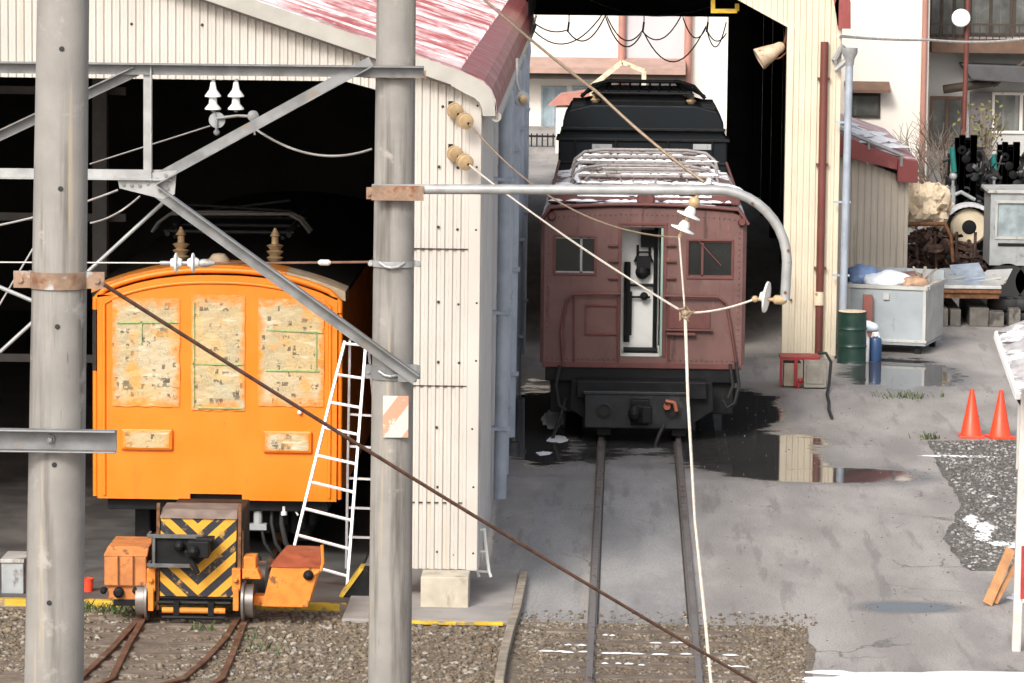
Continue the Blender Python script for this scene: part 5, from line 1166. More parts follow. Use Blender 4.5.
# cases, red frame and hose at the jamb
cy = 61.5
t = thing('equipment_case', 'grey-beige equipment cases in a red frame at the foot of the rear shed jamb', 'case', (at(805, 388, cy).x, cy, 0))
a, b = at(784, 363, cy), at(801, 389, cy); mb = MB(); mb.box(a.x, b.x, cy, cy+.4, .02, a.z); mb.build('case', mat('beige_case_paint', (.36, .31, .24), .6, var=.2, vs=4), t, bevel=.01)
a, b = at(804, 360, cy-.1), at(826, 391, cy-.1); mb = MB(); mb.box(a.x, b.x, cy-.12, cy+.25, .02, a.z); mb.box(a.x+.04, b.x-.04, cy-.135, cy-.12, .08, a.z-.06); mb.build('case', mat('grey_case_paint', (.3, .28, .24), .6, var=.2, vs=6), t, bevel=.01)
mb = MB(); a, b = at(780, 354, cy), at(820, 360, cy); mb.box(a.x, b.x, cy-.05, cy+.45, b.z, b.z+.05); mb.box(at(801, 0, cy).x, at(801, 0, cy).x+.05, cy-.05, cy+.0, .02, b.z); mb.box(a.x, a.x+.04, cy-.05, cy, .02, b.z); mb.build('frame', red_paint, t, bevel=.006)
mb = MB(); q = at(802, 378, cy-.15); mb.lathe([(.04, 0), (.045, .03), (.02, .05)], (q.x-.02, cy-.05, q.z-.05), (0, -1, 0), 14); mb.tube([(q.x-.02, cy-.06, q.z-.05), (q.x-.06, cy-.08, q.z-.2)], .02, 6); mb.build('valve', red_paint, t, smooth=40)
mb = MB(); mb.tube([at(818, 353, cy-.1), at(826, 353, cy-.12), at(831, 362, cy-.15), at(829, 385, cy-.2), gp(827, 394, .03), gp(829, 402, .03), gp(829, 410, .03), gp(832, 418, .03)], .024, 8)
tag(mb.build('cable', rubber, loc=at(824, 396, cy-.5), smooth=60), 'black cable arching over the cases and trailing onto the asphalt', 'cable')

# ================================================================== ANNEX
NY = 72.
an = thing('annex_shed', 'low beige corrugated annex with sloping red roof and snowy gutter rails', 'shed', (4.6, NY, 0))
xr = at(908, 200, NY).x; za = at(845, 155, NY).z; zb_ = at(908, 184, NY).z; xl = 3.55
mb = MB(); L = xr-xl; corr(mb, (xl, NY, 0), (xr, NY, 0), lambda t: 0, lambda t: za+.15-(za-zb_+.05)*t/L, (0, -1, 0), pitch=.12, amp=.014)
corr(mb, (xr, NY, 0), (xr, NY+12, 0), lambda t: 0, lambda t: zb_+.1, (1, 0, 0), pitch=.12, amp=.014); mb.build('wall', beige, an)
A_ = lambda px, py: at(px, py, NY-.25)
f0, f1, f2, f3, f4 = A_(836, 133), A_(898, 158), A_(918, 161), A_(918, 183), A_(897, 182)
f5, f6 = A_(897, 170), A_(836, 155)
mb = MB(); mb.prism([f0, f1, f5, f6], (0, .3, 0)); mb.prism([f1, f2, f3, f4], (0, 6, 0)); mb.build('fascia', red_trim, an, bevel=.01)
d_ = V((0, 9, 0)); mb = MB(); up = V((0, 0, .02)); mb.prism([f0+up+V((0, .32, 0)), f2+up+V((0, .32, 0)), f2-V((0, -.32, .05)), f0-V((0, -.32, .05))], (0, 9, 0)); mb.build('roof', red_roof, an)
for dy, dz in ((.0, .10), (2.8, .12)):
    mb = MB(); a, b = f0+V((0, dy, dz)), f2+V((-.3, dy, dz)); mb.tube([a, b], .035, 8); mb.tube([b, b-V((0, 0, .2))], .03, 8); mb.tube([a.lerp(b, .5), a.lerp(b, .5)-V((0, 0, .15))], .025, 8); mb.build('snow_rail', galv_light, an)
mb = MB()
for i in range(14): mb.lump(f0.lerp(f2, random.uniform(.05, .75))+V((0, random.uniform(.5, 4), .03)), random.uniform(.2, .4), random.uniform(.3, .6), .06, seed=i*2.1, n=18, rings=3)
mb.build('snow', snow, kind='stuff', smooth=60)

# ================================================================== HOUSES
HY = 96.
wh = thing('white_house', 'plain white rendered house behind the annex with a hooded window', 'house', (6, HY, 0))
xl, xr = at(770, 50, HY).x, at(929, 50, HY).x
mb = MB(); mb.box(xl, xr, HY, HY+8, 0, 7.6); mb.build('wall', mortar, wh)
mb = MB(); mb.prism([(xl-.5, HY-.5, 7.55), (xr+.4, HY-.5, 7.55), (xr+.4, HY+4, 9.4), (xl-.5, HY+4, 9.4)], (0, 0, .15)); mb.prism([(xl-.5, HY+8.5, 7.55), (xr+.4, HY+8.5, 7.55), (xr+.4, HY+4, 9.4), (xl-.5, HY+4, 9.4)], (0, 0, .15)); mb.build('roof', tile_dark, wh)
a, b = at(846, 93, HY), at(880, 118, HY); mb = MB(); mb.box(a.x, b.x, HY-.06, HY-.002, b.z, a.z); wn = mb.build('window', wood_dark, wh, bevel=.01)
mb = MB(); mb.box(a.x+.06, b.x-.06, HY-.075, HY-.061, b.z+.06, a.z-.06)
for k in range(12): x = a.x+.08+k*(b.x-a.x-.16)/11; mb.box(x-.01, x+.01, HY-.1, HY-.076, b.z+.06, a.z-.06)
mb.build('grille', curtain, wn)
a, b = at(844, 87, HY), at(889, 92, HY); mb = MB(); mb.prism([(a.x, HY-.5, b.z), (b.x, HY-.5, b.z), (b.x, HY, b.z+.18), (a.x, HY, b.z+.18)], (0, 0, .07)); mb.build('window_hood', wood_brown, wh)
x = at(924, 50, HY).x; mb = MB(); mb.tube([(x, HY-.09, 0), (x, HY-.09, 7.5)], .07, 10); mb.build('downpipe', pink_trim, wh, smooth=40)

GYY = 99.
gh = thing('grey_house', 'weathered grey house with brown timber balcony and curtained windows at the upper right', 'house', (9, GYY, 0))
g = lambda px, py, dy=0: at(px, py, GYY+dy)
xl, xr = g(929, 50).x, g(929, 50).x+9
mb = MB(); mb.box(xl, xr, GYY, GYY+8, 0, 7.8); mb.build('wall', grey_render, gh)
mb = MB(); mb.prism([(xl-.4, GYY-.6, 7.8), (xr+.4, GYY-.6, 7.8), (xr+.4, GYY+4, 9.8), (xl-.4, GYY+4, 9.8)], (0, 0, .15)); mb.prism([(xl-.4, GYY+8.6, 7.8), (xr+.4, GYY+8.6, 7.8), (xr+.4, GYY+4, 9.8), (xl-.4, GYY+4, 9.8)], (0, 0, .15)); mb.build('roof', tile_dark, gh)
def house_window(parent, x0, y0, x1, y1, frame, dy=-.06, bars=1, glass=curtain, fn=g):
    a, b = fn(x0, y0), fn(x1, y1); Y = a.y+dy; w = .07
    mb = MB(); mb.box(a.x, b.x, Y, a.y-.002, a.z-w, a.z); mb.box(a.x, b.x, Y, a.y-.002, b.z, b.z+w); mb.box(a.x, a.x+w, Y, a.y-.002, b.z+w, a.z-w); mb.box(b.x-w, b.x, Y, a.y-.002, b.z+w, a.z-w)
    for k in range(bars): x = a.x+(b.x-a.x)*(k+1)/(bars+1); mb.box(x-.04, x+.04, Y+.01, a.y-.003, b.z+w, a.z-w)
    f = mb.build('window', frame, parent, bevel=.006)
    mb = MB(); mb.box(a.x+w, b.x-w, a.y-.03, a.y-.004, b.z+w, a.z-w); mb.build('pane', glass, f); return f
house_window(gh, 930, -40, 966, 37, wood_dark, bars=2); house_window(gh, 970, -40, 1012, 36, wood_dark, bars=1); house_window(gh, 1014, -40, 1060, 36, wood_dark)
mb = MB(); a, b = g(929, 38), g(1060, 53); mb.box(a.x, b.x+2, GYY-.9, GYY-.003, b.z, a.z); mb.build('balcony_beam', wood_brown, gh, bevel=.02)
mb = MB()
for k in range(int((b.x+1.95-a.x)/.16)): x = a.x+.05+k*.16; mb.box(x-.012, x+.012, GYY-.86, GYY-.83, a.z, a.z+.35)
mb.box(a.x, b.x+2, GYY-.88, GYY-.81, a.z+.35, a.z+.4); mb.build('balcony_rail', wood_dark, gh)
house_window(gh, 930, 96, 963, 150, wood_brown, bars=1); house_window(gh, 992, 92, 1050, 134, mortar, bars=1)
mb = MB(); a = g(958, 62); b = g(1060, 66); c = g(1060, 84); d = g(968, 78); mb.prism([V((p.x, GYY-1.1, p.z)) for p in (a, b, c, d)], (0, 1.08, 0)); mb.build('porch_roof', tile_dark, gh, bevel=.03)
mb = MB(); a = g(941, 88); mb.tube([V((a.x, GYY-.7, a.z)), V((g(995, 82).x, GYY-.7, g(995, 80).z))], .11, 12); mb.tube([V((g(990, 84).x, GYY-.8, g(990, 84).z)), V((g(1022, 60).x, GYY-.8, g(1022, 60).z))], .06, 8); mb.build('porch_beam', wood_dark, gh, smooth=40)
mb = MB(); a, b = g(970, 92), g(990, 140); mb.box(a.x, b.x, GYY-.15, GYY-.003, 0, a.z); mb.build('wall_panel', mat('dark_grey_boards', (.16, .15, .15), .8, var=.2), gh)

FY = 128.
fh = thing('far_house', 'white house with pink-brown drainpipes seen through the rear shed', 'house', (.5, FY, 0))
fg = lambda px, py: at(px, py, FY)
mb = MB(); mb.box(-6, 6, FY, FY+8, 0, 8.5); mb.build('wall', mortar, fh)
a, b = fg(624, 0), fg(686, 100); mb = MB(); mb.box(a.x, b.x, FY-.12, FY-.002, 0, 8.3); mb.build('bay_panel', lav_render, fh)
for px in (622, 688): x = fg(px, 40).x; mb = MB(); mb.tube([(x, FY-.25, 0), (x, FY-.25, 8.4)], .12, 10); mb.build('drainpipe', pink_trim, fh, smooth=40)
mb = MB(); mb.prism([(-6.2, FY-.5, 8.5), (6.2, FY-.5, 8.5), (6.2, FY+4, 10.6), (-6.2, FY+4, 10.6)], (0, 0, .15)); mb.build('roof', tile_dark, fh)
a, b = fg(500, 65), fg(685, 73); mb = MB(); mb.prism([(-6, FY-1.3, b.z), (b.x, FY-1.3, b.z), (b.x, FY-.13, a.z+.1), (-6, FY-.13, a.z+.1)], (0, 0, .18)); mb.build('porch_roof', mat('pinkish_tiles', (.36, .24, .2), .7, var=.15), fh)
mb = MB(); c = fg(600, 78); mb.box(-6, b.x, FY-1.1, FY-.13, c.z, b.z); mb.build('soffit', wood_dark, fh)
house_window(fh, 541, 86, 566, 150, mat('blue_grey_frame', (.3, .36, .4), .5), bars=1, fn=fg, glass=mat('pale_blue_glass', (.25, .32, .36), .3, var=.2)); house_window(fh, 572, 86, 600, 150, mat('blue_grey_frame', ()), bars=1, fn=fg, glass=mat('pale_blue_glass', ()))
# fence and little canopy before it
t = thing('iron_fence', 'black iron railing before the far house left of the dark locomotive', 'fence', at(545, 170, 118))
mb = MB(); a, b = at(520, 135, 118), at(600, 166, 118)
mb.box(a.x, b.x, 118, 118.05, b.z, b.z+.06); mb.box(a.x, b.x, 118, 118.05, a.z-.06, a.z)
k = a.x
while k < b.x: mb.box(k, k+.04, 118.01, 118.04, b.z, a.z+.05); k += .16
mb.build('railing', black, t)
mb = MB(); mb.box(a.x, b.x, 117.95, 118.2, 0, b.z); mb.build('plinth', mat('blue_grey_wall', (.3, .32, .36), .8), t)
t = thing('bus_canopy', 'small pink-roofed porch canopy with a pale gable frame before the far house', 'canopy', at(590, 170, 115))
cg = lambda px, py, dy=0: at(px, py, 115+dy)
mb = MB(); a, b, c = cg(592, 86), cg(622, 62), cg(644, 71); mb.bar(a, b, .14, .12, (0, 1, 0)); mb.bar(b, c, .12, .12, (0, 1, 0)); mb.bar(c, V((c.x, c.y, 0)), .13, .13, (1, 0, 0)); mb.bar(a, V((a.x, a.y, 0)), .12, .12, (1, 0, 0)); mb.build('gable_frame', tarp, t)
mb = MB(); q = [cg(548, 106), cg(560, 95), cg(596, 90), cg(590, 104)]; mb.prism(q, (0, 1.2, 0)); mb.build('canopy_roof', mat('faded_pink_roof', (.45, .2, .16), .6, var=.15), t)
mb = MB(); a, b = cg(556, 107), cg(590, 150); mb.box(a.x, b.x, 115.1, 116, 0, a.z); mb.build('canopy_wall', mortar, t)

# mirror post and the white cable
my = 88.
t = thing('traffic_mirror', 'round white traffic mirror on a thin brown post before the grey house', 'mirror', (at(965, 100, my).x, my, 0))
p = at(965, 100, my); mb = MB(); mb.tube([(p.x-.03, my, 0), (p.x+.02, my, 6.2)], .055, 10); mb.build('post', brown_pipe, t, smooth=40)
c = at(961, 18, my-.15); mb = MB(); mb.lathe([(.16, -.04), (.19, -.02), (.205, .0), (.19, .03), (.1, .05), (.01, .055)], c, (-.1, -1, .25), 24); mb.build('mirror_disc', white_paint, t, smooth=40)
mb = MB(); mb.bar(c+V((0, .04, 0)), V((p.x, my, c.z)), .04, .04); mb.build('arm', black, t)
wire('overhead_wire', sag(at(838, 36, 65), at(930, 40, 80), .02)[:-1]+sag(at(930, 40, 80), at(1060, 32, 95), .12), .024, mat('white_cable', (.7, .68, .62), .6), 'thick white cable crossing in front of both houses from the shed corner', 'cable', 8)
# bare shrub
t = thing('bare_shrub', 'leafless twiggy shrub behind the red annex eave', 'shrub', (at(935, 200, 84).x, 84, 0))
mb = MB(); rg = random.Random(5)
def twig(p, d, L, r, lv):
    q = p+d*L; mb.tube([p, p.lerp(q, .5)+V((rg.uniform(-.03, .03), 0, rg.uniform(-.02, .02))), q], [r, r*.8, r*.55], 5)
    if lv: 
        for k in range(3): twig(p.lerp(q, rg.uniform(.5, 1)), (d+V((rg.uniform(-.9, .9), rg.uniform(-.6, .6), rg.uniform(-.4, .5)))).normalized(), L*.65, r*.6, lv-1)
for k in range(9): twig(V((at(930+k*2, 200, 84).x, 84+rg.uniform(-.3, .3), 0)), V((rg.uniform(-.25, .25), 0, 1)).normalized(), 1.5, .035, 3)
mb.build('branches', twig_m, t)
t = thing('green_shrub', 'small yellowish-green shrub under the white-framed window of the grey house', 'shrub', (at(983, 140, 94).x, 94, 0))
mb = MB()
for k in range(170):
    c = at(984, 128, 94)+V((rg.gauss(0, .28), rg.gauss(0, .25), rg.gauss(-.1, .35))); a = V((rg.uniform(-1, 1), rg.uniform(-1, 1), rg.uniform(-1, 1))).normalized()*.06; b = a.orthogonal().normalized()*.04
    mb.quad(c-a, c+b, c+a, c-b)
mb.build('leaves', mat('olive_leaves', (.14, .13, .04), .7, var=.4, vs=6), t)
mb = MB(); q = at(984, 128, 94); mb.tube([(q.x, 94, 0), (q.x+.05, 94, q.z)], [.06, .03], 6)
for k in range(8): mb.tube([(q.x, 94, q.z*.6), (q.x+rg.uniform(-.5, .5), 94+rg.uniform(-.3, .3), q.z+rg.uniform(-.3, .4))], .015, 5)
mb.build('stem', twig_m, t)

# ================================================================== YARD ON THE RIGHT
# skip
t = thing('rubbish_skip', 'grey steel rubbish skip heaped with bags in front of the beige annex', 'skip', (4.42, 66.6, 0))
th = math.radians(-16); R2 = lambda x, y, z: V((5.02+x*math.cos(th)-y*math.sin(th), 66.1+x*math.sin(th)+y*math.cos(th), z))
def rbox(mb, x0, x1, y0, y1, z0, z1):
    return mb.add([R2(x, y, z) for z in (z0, z1) for y in (y0, y1) for x in (x0, x1)], [(0, 2, 3, 1), (4, 5, 7, 6), (0, 1, 5, 4), (2, 6, 7, 3), (0, 4, 6, 2), (1, 3, 7, 5)])
W_, D_ = 1.34, 1.45
mb = MB(); rbox(mb, -W_, 0, 0, .04, .17, 1.10); mb.build('front_panel', skip_m, t)
mb = MB(); rbox(mb, -W_, -W_+.04, .04, D_, .17, 1.10); rbox(mb, -W_, 0, D_-.04, D_, .17, 1.3); rbox(mb, -W_, 0, 0.01, D_, .15, .2); mb.build('skip_body', skip_m, t)
mb = MB(); rbox(mb, -.04, .0, .045, D_, .17, 1.12); mb.build('end_panel', skip_side, t)
mb = MB(); rbox(mb, -W_-.03, .03, -.03, .06, 1.08, 1.14); rbox(mb, -.05, .04, .06, D_, 1.09, 1.15); rbox(mb, -W_-.03, -W_+.05, .06, D_, 1.09, 1.15); rbox(mb, -W_-.02, .02, -.02, .02, .2, .24)
for x in (-W_+.02, -.03): rbox(mb, x-.02, x+.03, -.025, .0, .2, 1.08)
rbox(mb, -.72, -.62, -.035, .0, .9, 1.0); mb.build('rim', skip_side, t)
for x in (-W_+.1, -.2):
    for y in (.1, D_-.2): mb = MB(); rbox(mb, x, x+.1, y, y+.1, 0, .16); mb.build('foot', black, t)
def bag(c, r, sq, m, label, seed):
    mb = MB(); mb.sphere((0, 0, 0), r, 12, sq); c = V(c)
    mb.v = [c+p*(1+.30*noise.noise(p*4/r*.3+V((seed, 0, 0)))+.12*noise.noise(p*14/r*.3+V((seed, 3, 0)))) for p in mb.v]
    return tag(mb.build('rubbish_bag', m, loc=c, smooth=60), label, 'rubbish bag', 'bags heaped in the skip')
bag(R2(-1.2, .4, 1.24), .24, (1.1, 1, .85), bag_blue, 'blue rubbish bag at the left end of the skip', 1)
bag(R2(-.72, .3, 1.2), .26, (1.5, 1, .6), bag_white, 'pale blue-white plastic bag in the middle of the skip', 2)
bag(R2(-.28, .3, 1.17), .18, (1.5, 1, .6), mat('tan_bag', (.4, .25, .16), .6, var=.3, vs=6, bump=.4), 'tan crumpled bag at the right side of the skip', 3)
bag(R2(-.45, .7, 1.18), .2, (1.4, 1, .7), mat('brown_bag', (.16, .09, .08), .6, var=.3, vs=6, bump=.4), 'dark brown bag behind the tan one in the skip', 4)
t = MB()
for k in range(7): a = R2(random.uniform(-.35, .0), random.uniform(.2, .9), 1.1); t.bar(a, a+V((random.uniform(-.3, .3), random.uniform(-.1, .1), random.uniform(.1, .35))), .05, .03)
tag(t.build('scrap_wood', wood, loc=R2(-.2, .5, 1.1)), 'broken grey boards sticking up at the right end of the skip', 'boards')
# drum and canisters
p = gp(852, 364); t = thing('oil_drum', 'dark green oil drum beside the blue-grey downpipe', 'drum', (p.x, p.y+.2, 0))
mb = MB(); pr = []
for k in range(31):
    z = .84*k/30; r = .235+(.012 if abs(z-.28) < .025 or abs(z-.56) < .025 else 0)+(.01 if z > .82 or z < .02 else 0); pr.append((r, z))
mb.lathe(pr, (p.x, p.y+.2, 0), (0, 0, 1), 32); mb.build('drum_body', green_drum, t, smooth=40)
mb = MB(); mb.lathe([(.225, 0), (.225, .012), (.2, .014)], (p.x, p.y+.2, .835), (0, 0, 1), 28); mb.build('lid', tarp, t)
q = at(866, 320, 66.6); mb = MB(); mb.box(q.x-.08, q.x+.08, 66.2, 66.3, .25, .98); tag(mb.build('red_board', mat('dull_red_board', (.28, .1, .08), .7, var=.2), loc=(q.x, 66.2, 0), bevel=.006), 'dull red board standing between the green drum and the skip', 'board')
def canister(px, py, r, h, m, label, cap):
    p = gp(px, py); t = thing('canister', label, 'canister', (p.x, p.y, 0), 'canisters before the skip')
    mb = MB(); mb.lathe([(r*.9, 0), (r, .02), (r, h*.82), (r*.85, h*.9), (r*.4, h*.95), (r*.35, h)], (p.x, p.y, 0), (0, 0, 1), 22); mb.build('canister_body', m, t, smooth=40)
    mb = MB(); mb.lathe([(r*.42, 0), (r*.42, .05), (r*.3, .06)], (p.x, p.y, h-.01), (0, 0, 1), 14); mb.build('cap', cap, t)
    mb = MB(); mb.tube([(p.x-r*.6, p.y, h*.9), (p.x-r*.4, p.y, h*1.12), (p.x+r*.4, p.y, h*1.12), (p.x+r*.6, p.y, h*.9)], .012, 6); mb.build('handle', cap, t)
canister(863, 362, .10, .46, white_paint, 'white plastic canister next to the green drum', white_paint)
canister(875, 361, .105, .42, blue_plastic, 'blue plastic canister in front of the skip', white_paint)
p = gp(870, 359); bag((p.x-.02, p.y+.1, .52), .12, (1.4, 1, .8), bag_white, 'white bag lying on the canisters before the skip', 6)['group'] = 'bags by the canisters'

# flat rusty deck on blocks
FYd = 70.5
t = thing('steel_deck', 'rusty flat steel deck with grey top resting on concrete blocks', 'deck', (at(968, 300, FYd).x, FYd, 0))
a, b = at(930, 285, FYd), at(1001, 306, FYd)
mb = MB(); mb.box(a.x, b.x, FYd, FYd+2.6, a.z-.06, a.z); mb.build('deck_plate', mat('pale_deck', (.5, .5, .5), .6, var=.25, vs=3), t, bevel=.01)
mb = MB(); mb.box(a.x+.03, b.x-.03, FYd+.03, FYd+2.5, b.z+.12, a.z-.065); mb.box(a.x, b.x, FYd-.02, FYd+.03, b.z+.22, b.z+.28); mb.build('side_beam', rusty, t, bevel=.01)
mb = MB()
for k, (w_, h_) in enumerate(((.36, .32), (.22, .30), (.40, .33), (.3, .27), (.24, .32))): x = a.x+.03+k*.345; mb.box(x, x+w_*.85, FYd+.02+.04*(k % 3), FYd+2.4, 0, h_)
mb.build('support_block', block_m, t, bevel=.015)
for i, (px, w_, h_, tilt) in enumerate(((951, .34, .22, .10), (972, .30, .30, -.12), (990, .26, .20, .2))):
    q = at(px, 280, FYd+.6); mb = MB(); z0 = a.z+.004
    mb.prism([(q.x-w_, FYd+.5, z0), (q.x+w_, FYd+.45, z0), (q.x+w_*.9+tilt, FYd+1.0, z0+h_), (q.x-w_*.8+tilt, FYd+1.1, z0+h_*.8)], (0, .03, .01))
    mb.prism([(q.x-w_*.7, FYd+.1, z0), (q.x+w_*.8, FYd+.2, z0), (q.x+w_*.6, FYd+.45, z0+.06), (q.x-w_*.5, FYd+.4, z0+.04)], (0, .0, .012))
    mb.tube([(q.x-w_, FYd+.35, z0+.03), (q.x+w_*.7, FYd+.42, z0+.1)], .022, 6)
    tag(mb.build('scrap_plate', [greym, mat('pale_blue_paint', (.30, .35, .42), .5, var=.2, vs=5), skip_side][i], loc=(q.x, FYd+.6, a.z)), ['bent grey metal plate leaning at the left of the rusty deck', 'pale blue metal plate leaning in the middle of the rusty deck', 'whitish metal plate leaning at the right of the rusty deck'][i], 'metal plate', 'plates on the rusty deck')
# scrap heap of bars, plates, pipes
SYY = 76.
mb = MB(); rg = random.Random(11); xa, xb = at(902, 260, SYY).x, at(1012, 260, SYY).x
for k in range(420):
    x = rg.uniform(xa, xb); top = 1.25 if x < at(960, 250, SYY).x else .85; y = SYY+rg.uniform(0, 2.2); z = rg.uniform(.05, top)*(.65+.35*rg.random())
    d = V((rg.gauss(0, 1), rg.gauss(0, .6), rg.gauss(0, .45))).normalized(); L = rg.uniform(.12, .55); c = V((x, y, z)); ty = rg.random()
    if ty < .4: mb.tube([c-d*L/2, c+d*L*.1+V((0, 0, rg.uniform(-.06, .06))), c+d*L/2], rg.uniform(.012, .045), 6)
    elif ty < .75: mb.bar(c-d*L/2, c+d*L/2, rg.uniform(.03, .16), rg.uniform(.01, .05), (rg.random(), rg.random(), 1))
    else: mb.lathe([(.3*L, -.03), (.36*L, 0), (.3*L, .05), (.1*L, .05)], c, d, 12)
for k in range(7): x = xa+(xb-xa)*k/6; mb.tube([(x, SYY+.2, .1), (x+rg.uniform(-.1, .1), SYY+.2, 1.2)], .03, 6)
mb.lump(((xa+xb)/2, SYY+1.2, 0), (xb-xa)*.55, 1.3, .7, seed=4, n=30)
mb.build('scrap_heap', mat('scrap_rust', (.075, .045, .035), .8, .15, var=.5, vs=7, bump=.4, stains=[((.2, .1, .06), (6, 6, 6), .55, .1), ((.02, .018, .018), (5, 5, 5), .55, .1), ((.3, .28, .27), (9, 9, 9), .68, .04)]), kind='stuff')
mb = MB(); mb.tube([at(904, 224, SYY-.1), at(944, 224, SYY-.1)], .04, 8); mb.tube([at(944, 222, SYY-.1), at(951, 236, SYY-.1), at(953, 262, SYY-.1)], .035, 8)
tag(mb.build('scrap_pipe', rusty, loc=at(920, 224, SYY), smooth=50), 'long rusty pipe lying along the top of the scrap heap', 'pipe')
mb = MB()
for j in range(7):                                     # folded and crushed sheeting
    c = at(911+j*4.6, 201+(j % 3)*5-4, SYY+.5+.1*(j % 2)); r = .2+.05*((j*7) % 3); k0 = len(mb.v); mb.sphere((0, 0, 0), r, 9, (1.1, .9, 1.25))
    for i in range(k0, len(mb.v)):
        p = mb.v[i]; d = 1-.9*abs(noise.noise(p*6+V((j*4., 0, 0))))-.5*abs(noise.noise(p*15+V((0, j*3., 0)))); mb.v[i] = c+p*(d+.35)
for j in range(4):
    a = at(906+j*9.5, 214, SYY+.2); mb.bar(a, a+V((random.uniform(-.25, .25), random.uniform(-.1, .2), random.uniform(.3, .7))), .12, .015, (0, 1, .3))
tag(mb.build('tarpaulin', tarp, loc=at(924, 212, SYY+.4)), 'big crumpled cream tarpaulin bundle on the scrap heap', 'tarpaulin')
# forklifts
def forklift(px, lab, Y, teal_px, with_wheel, top=136):
    fx = lambda x, y, dy=0: at(x, y, Y+dy)
    t = thing('forklift', lab, 'forklift', (fx(px, 220).x, Y, 0), 'old forklifts by the scrap heap')
    mb = MB()
    for x0, x1 in ((960, 964), (971, 976)): a, b = fx(px-966+x0, top), fx(px-966+x1, 215); mb.box(a.x, b.x, Y+.3, Y+.42, .1, a.z)
    for py in (top+4, 165, 190): a, b = fx(px-966+960, py), fx(px-966+976, py+4); mb.box(a.x, b.x, Y+.32, Y+.40, b.z, a.z)
    mb.box(fx(px-7, 0).x, fx(px+10, 0).x, Y+.43, Y+.5, fx(px, 200).z, fx(px, top+3).z)
    for k in range(4): q = fx(px-5+k*4, top+14+k*9, .28); mb.lathe([(.03, -.04), (.09, -.03), (.09, .03), (.03, .04)], q, (0, -1, .1*k), 14); mb.build('mast', black, t, bevel=.01)
    mb = MB(); a, b = fx(teal_px, top+12), fx(teal_px+2, 173); mb.tube([(a.x, Y+.2, a.z), (b.x, Y+.2, b.z)], .055, 12); mb.build('lift_cylinder', teal, t, smooth=40)
    mb = MB(); c = fx(teal_px+1, 177); mb.sphere((c.x, Y+.2, c.z), .08, 6); mb.tube([(c.x, Y+.2, c.z), (c.x, Y+.2, c.z-.5)], .03, 8); mb.build('piston_rod', galv_light, t, smooth=40)
    mb = MB(); a, b = fx(px-12, 184), fx(px+22, 262); mb.box(a.x, b.x, Y+.9, Y+2.4, .25, a.z); mb.prism([(a.x, Y+.85, fx(px, 184).z), (b.x, Y+.85, fx(px, 176).z), (b.x, Y+.85, fx(px, 215).z), (a.x, Y+.85, fx(px, 215).z)], (0, .3, 0)); bd = mb.build('body', black, t, bevel=.04)
    mb = MB(); 
    for x in (a.x+.05, b.x-.05):
        mb.bar((x, Y+1.0, a.z), (x, Y+1.1, fx(px, top+26).z), .05, .05, (0, 1, 0)); mb.bar((x, Y+2.2, a.z), (x, Y+2.1, fx(px, top+26).z), .05, .05, (0, 1, 0)); mb.bar((x, Y+1.05, fx(px, top+26).z), (x, Y+2.15, fx(px, top+26).z), .05, .05)
    mb.build('overhead_guard', black, t)
    mb = MB(); mb.tube([fx(px-16, 196, .2), fx(px-6, 192, .2), fx(px+8, 200, .2)], .04, 8); mb.tube([fx(px-14, 186, .2), fx(px-14, 214, .2)], .05, 8); mb.tube([fx(px-19, 186, .2), fx(px-19, 214, .2)], .03, 8); mb.build('hydraulic_pipe', greym, t, smooth=40)
    for s in (a.x+.12, b.x-.12):
        mb = MB(); mb.lathe([(.1, -.09), (.26, -.09), (.3, -.05), (.3, .05), (.26, .09), (.1, .09)], (s, Y+1.1, .3), (1, 0, 0), 22); mb.build('tyre', rubber, t, smooth=40)
    mb = MB(); rg2 = random.Random(int(px))
    for k in range(110):
        q = fx(px-20+rg2.random()*52, 148+rg2.random()**.7*78, rg2.uniform(.3, .9)); d = V((rg2.gauss(0, 1), rg2.gauss(0, .4), rg2.gauss(0, 1))).normalized(); L = rg2.uniform(.1, .45); ty = rg2.random()
        if ty < .5: mb.tube([q-d*L/2, q+V((rg2.uniform(-.08, .08), -.05, .05)), q+d*L/2], rg2.uniform(.015, .04), 6)
        elif ty < .8: mb.bar(q-d*L*.4, q+d*L*.4, rg2.uniform(.06, .2), rg2.uniform(.04, .12))
        else: mb.lathe([(.03, -.05), (.1, -.04), (.1, .04), (.03, .05)], q, d, 12)
    mb.build('engine', mat('greasy_iron', (.03, .03, .032), .45, .2, var=.6, vs=5, stains=[((.13, .13, .13), (5, 5, 5), .6, .08), ((.1, .05, .03), (7, 7, 7), .62, .08)]), t, smooth=40)
    if with_wheel:
        c = fx(969, 227, -.1); mb = MB(); mb.lathe([(.14, -.04), (.32, -.05), (.36, 0), (.32, .05), (.14, .04)], c, (0, -1, 0), 28); w = mb.build('wheel', mat('cream_rim', (.72, .62, .45), .6, var=.15), t, smooth=40)
        mb = MB(); mb.lathe([(.02, -.06), (.14, -.045), (.14, .05), (.05, .06)], c, (0, -1, 0), 18); mb.build('hub', black, w)
        mb = MB(); pts = [(c.x+.5*math.cos(x), c.y, c.z+.44*math.sin(x)) for x in [2.5-2.6*i/12 for i in range(13)]]
        for p0, p1 in zip(pts, pts[1:]): mb.bar(p0, p1, .34, .07)
        mb.build('mudguard', mat('pale_mudguard', (.66, .67, .7), .5, var=.1), t)
    return t
forklift(967, 'old black forklift with a teal lift cylinder and big cream wheel beside the scrap heap', 77.6, 953, True)
forklift(1010, 'second old forklift with a teal cylinder behind the grey cab panel at the right', 79.5, 994, False, 143)
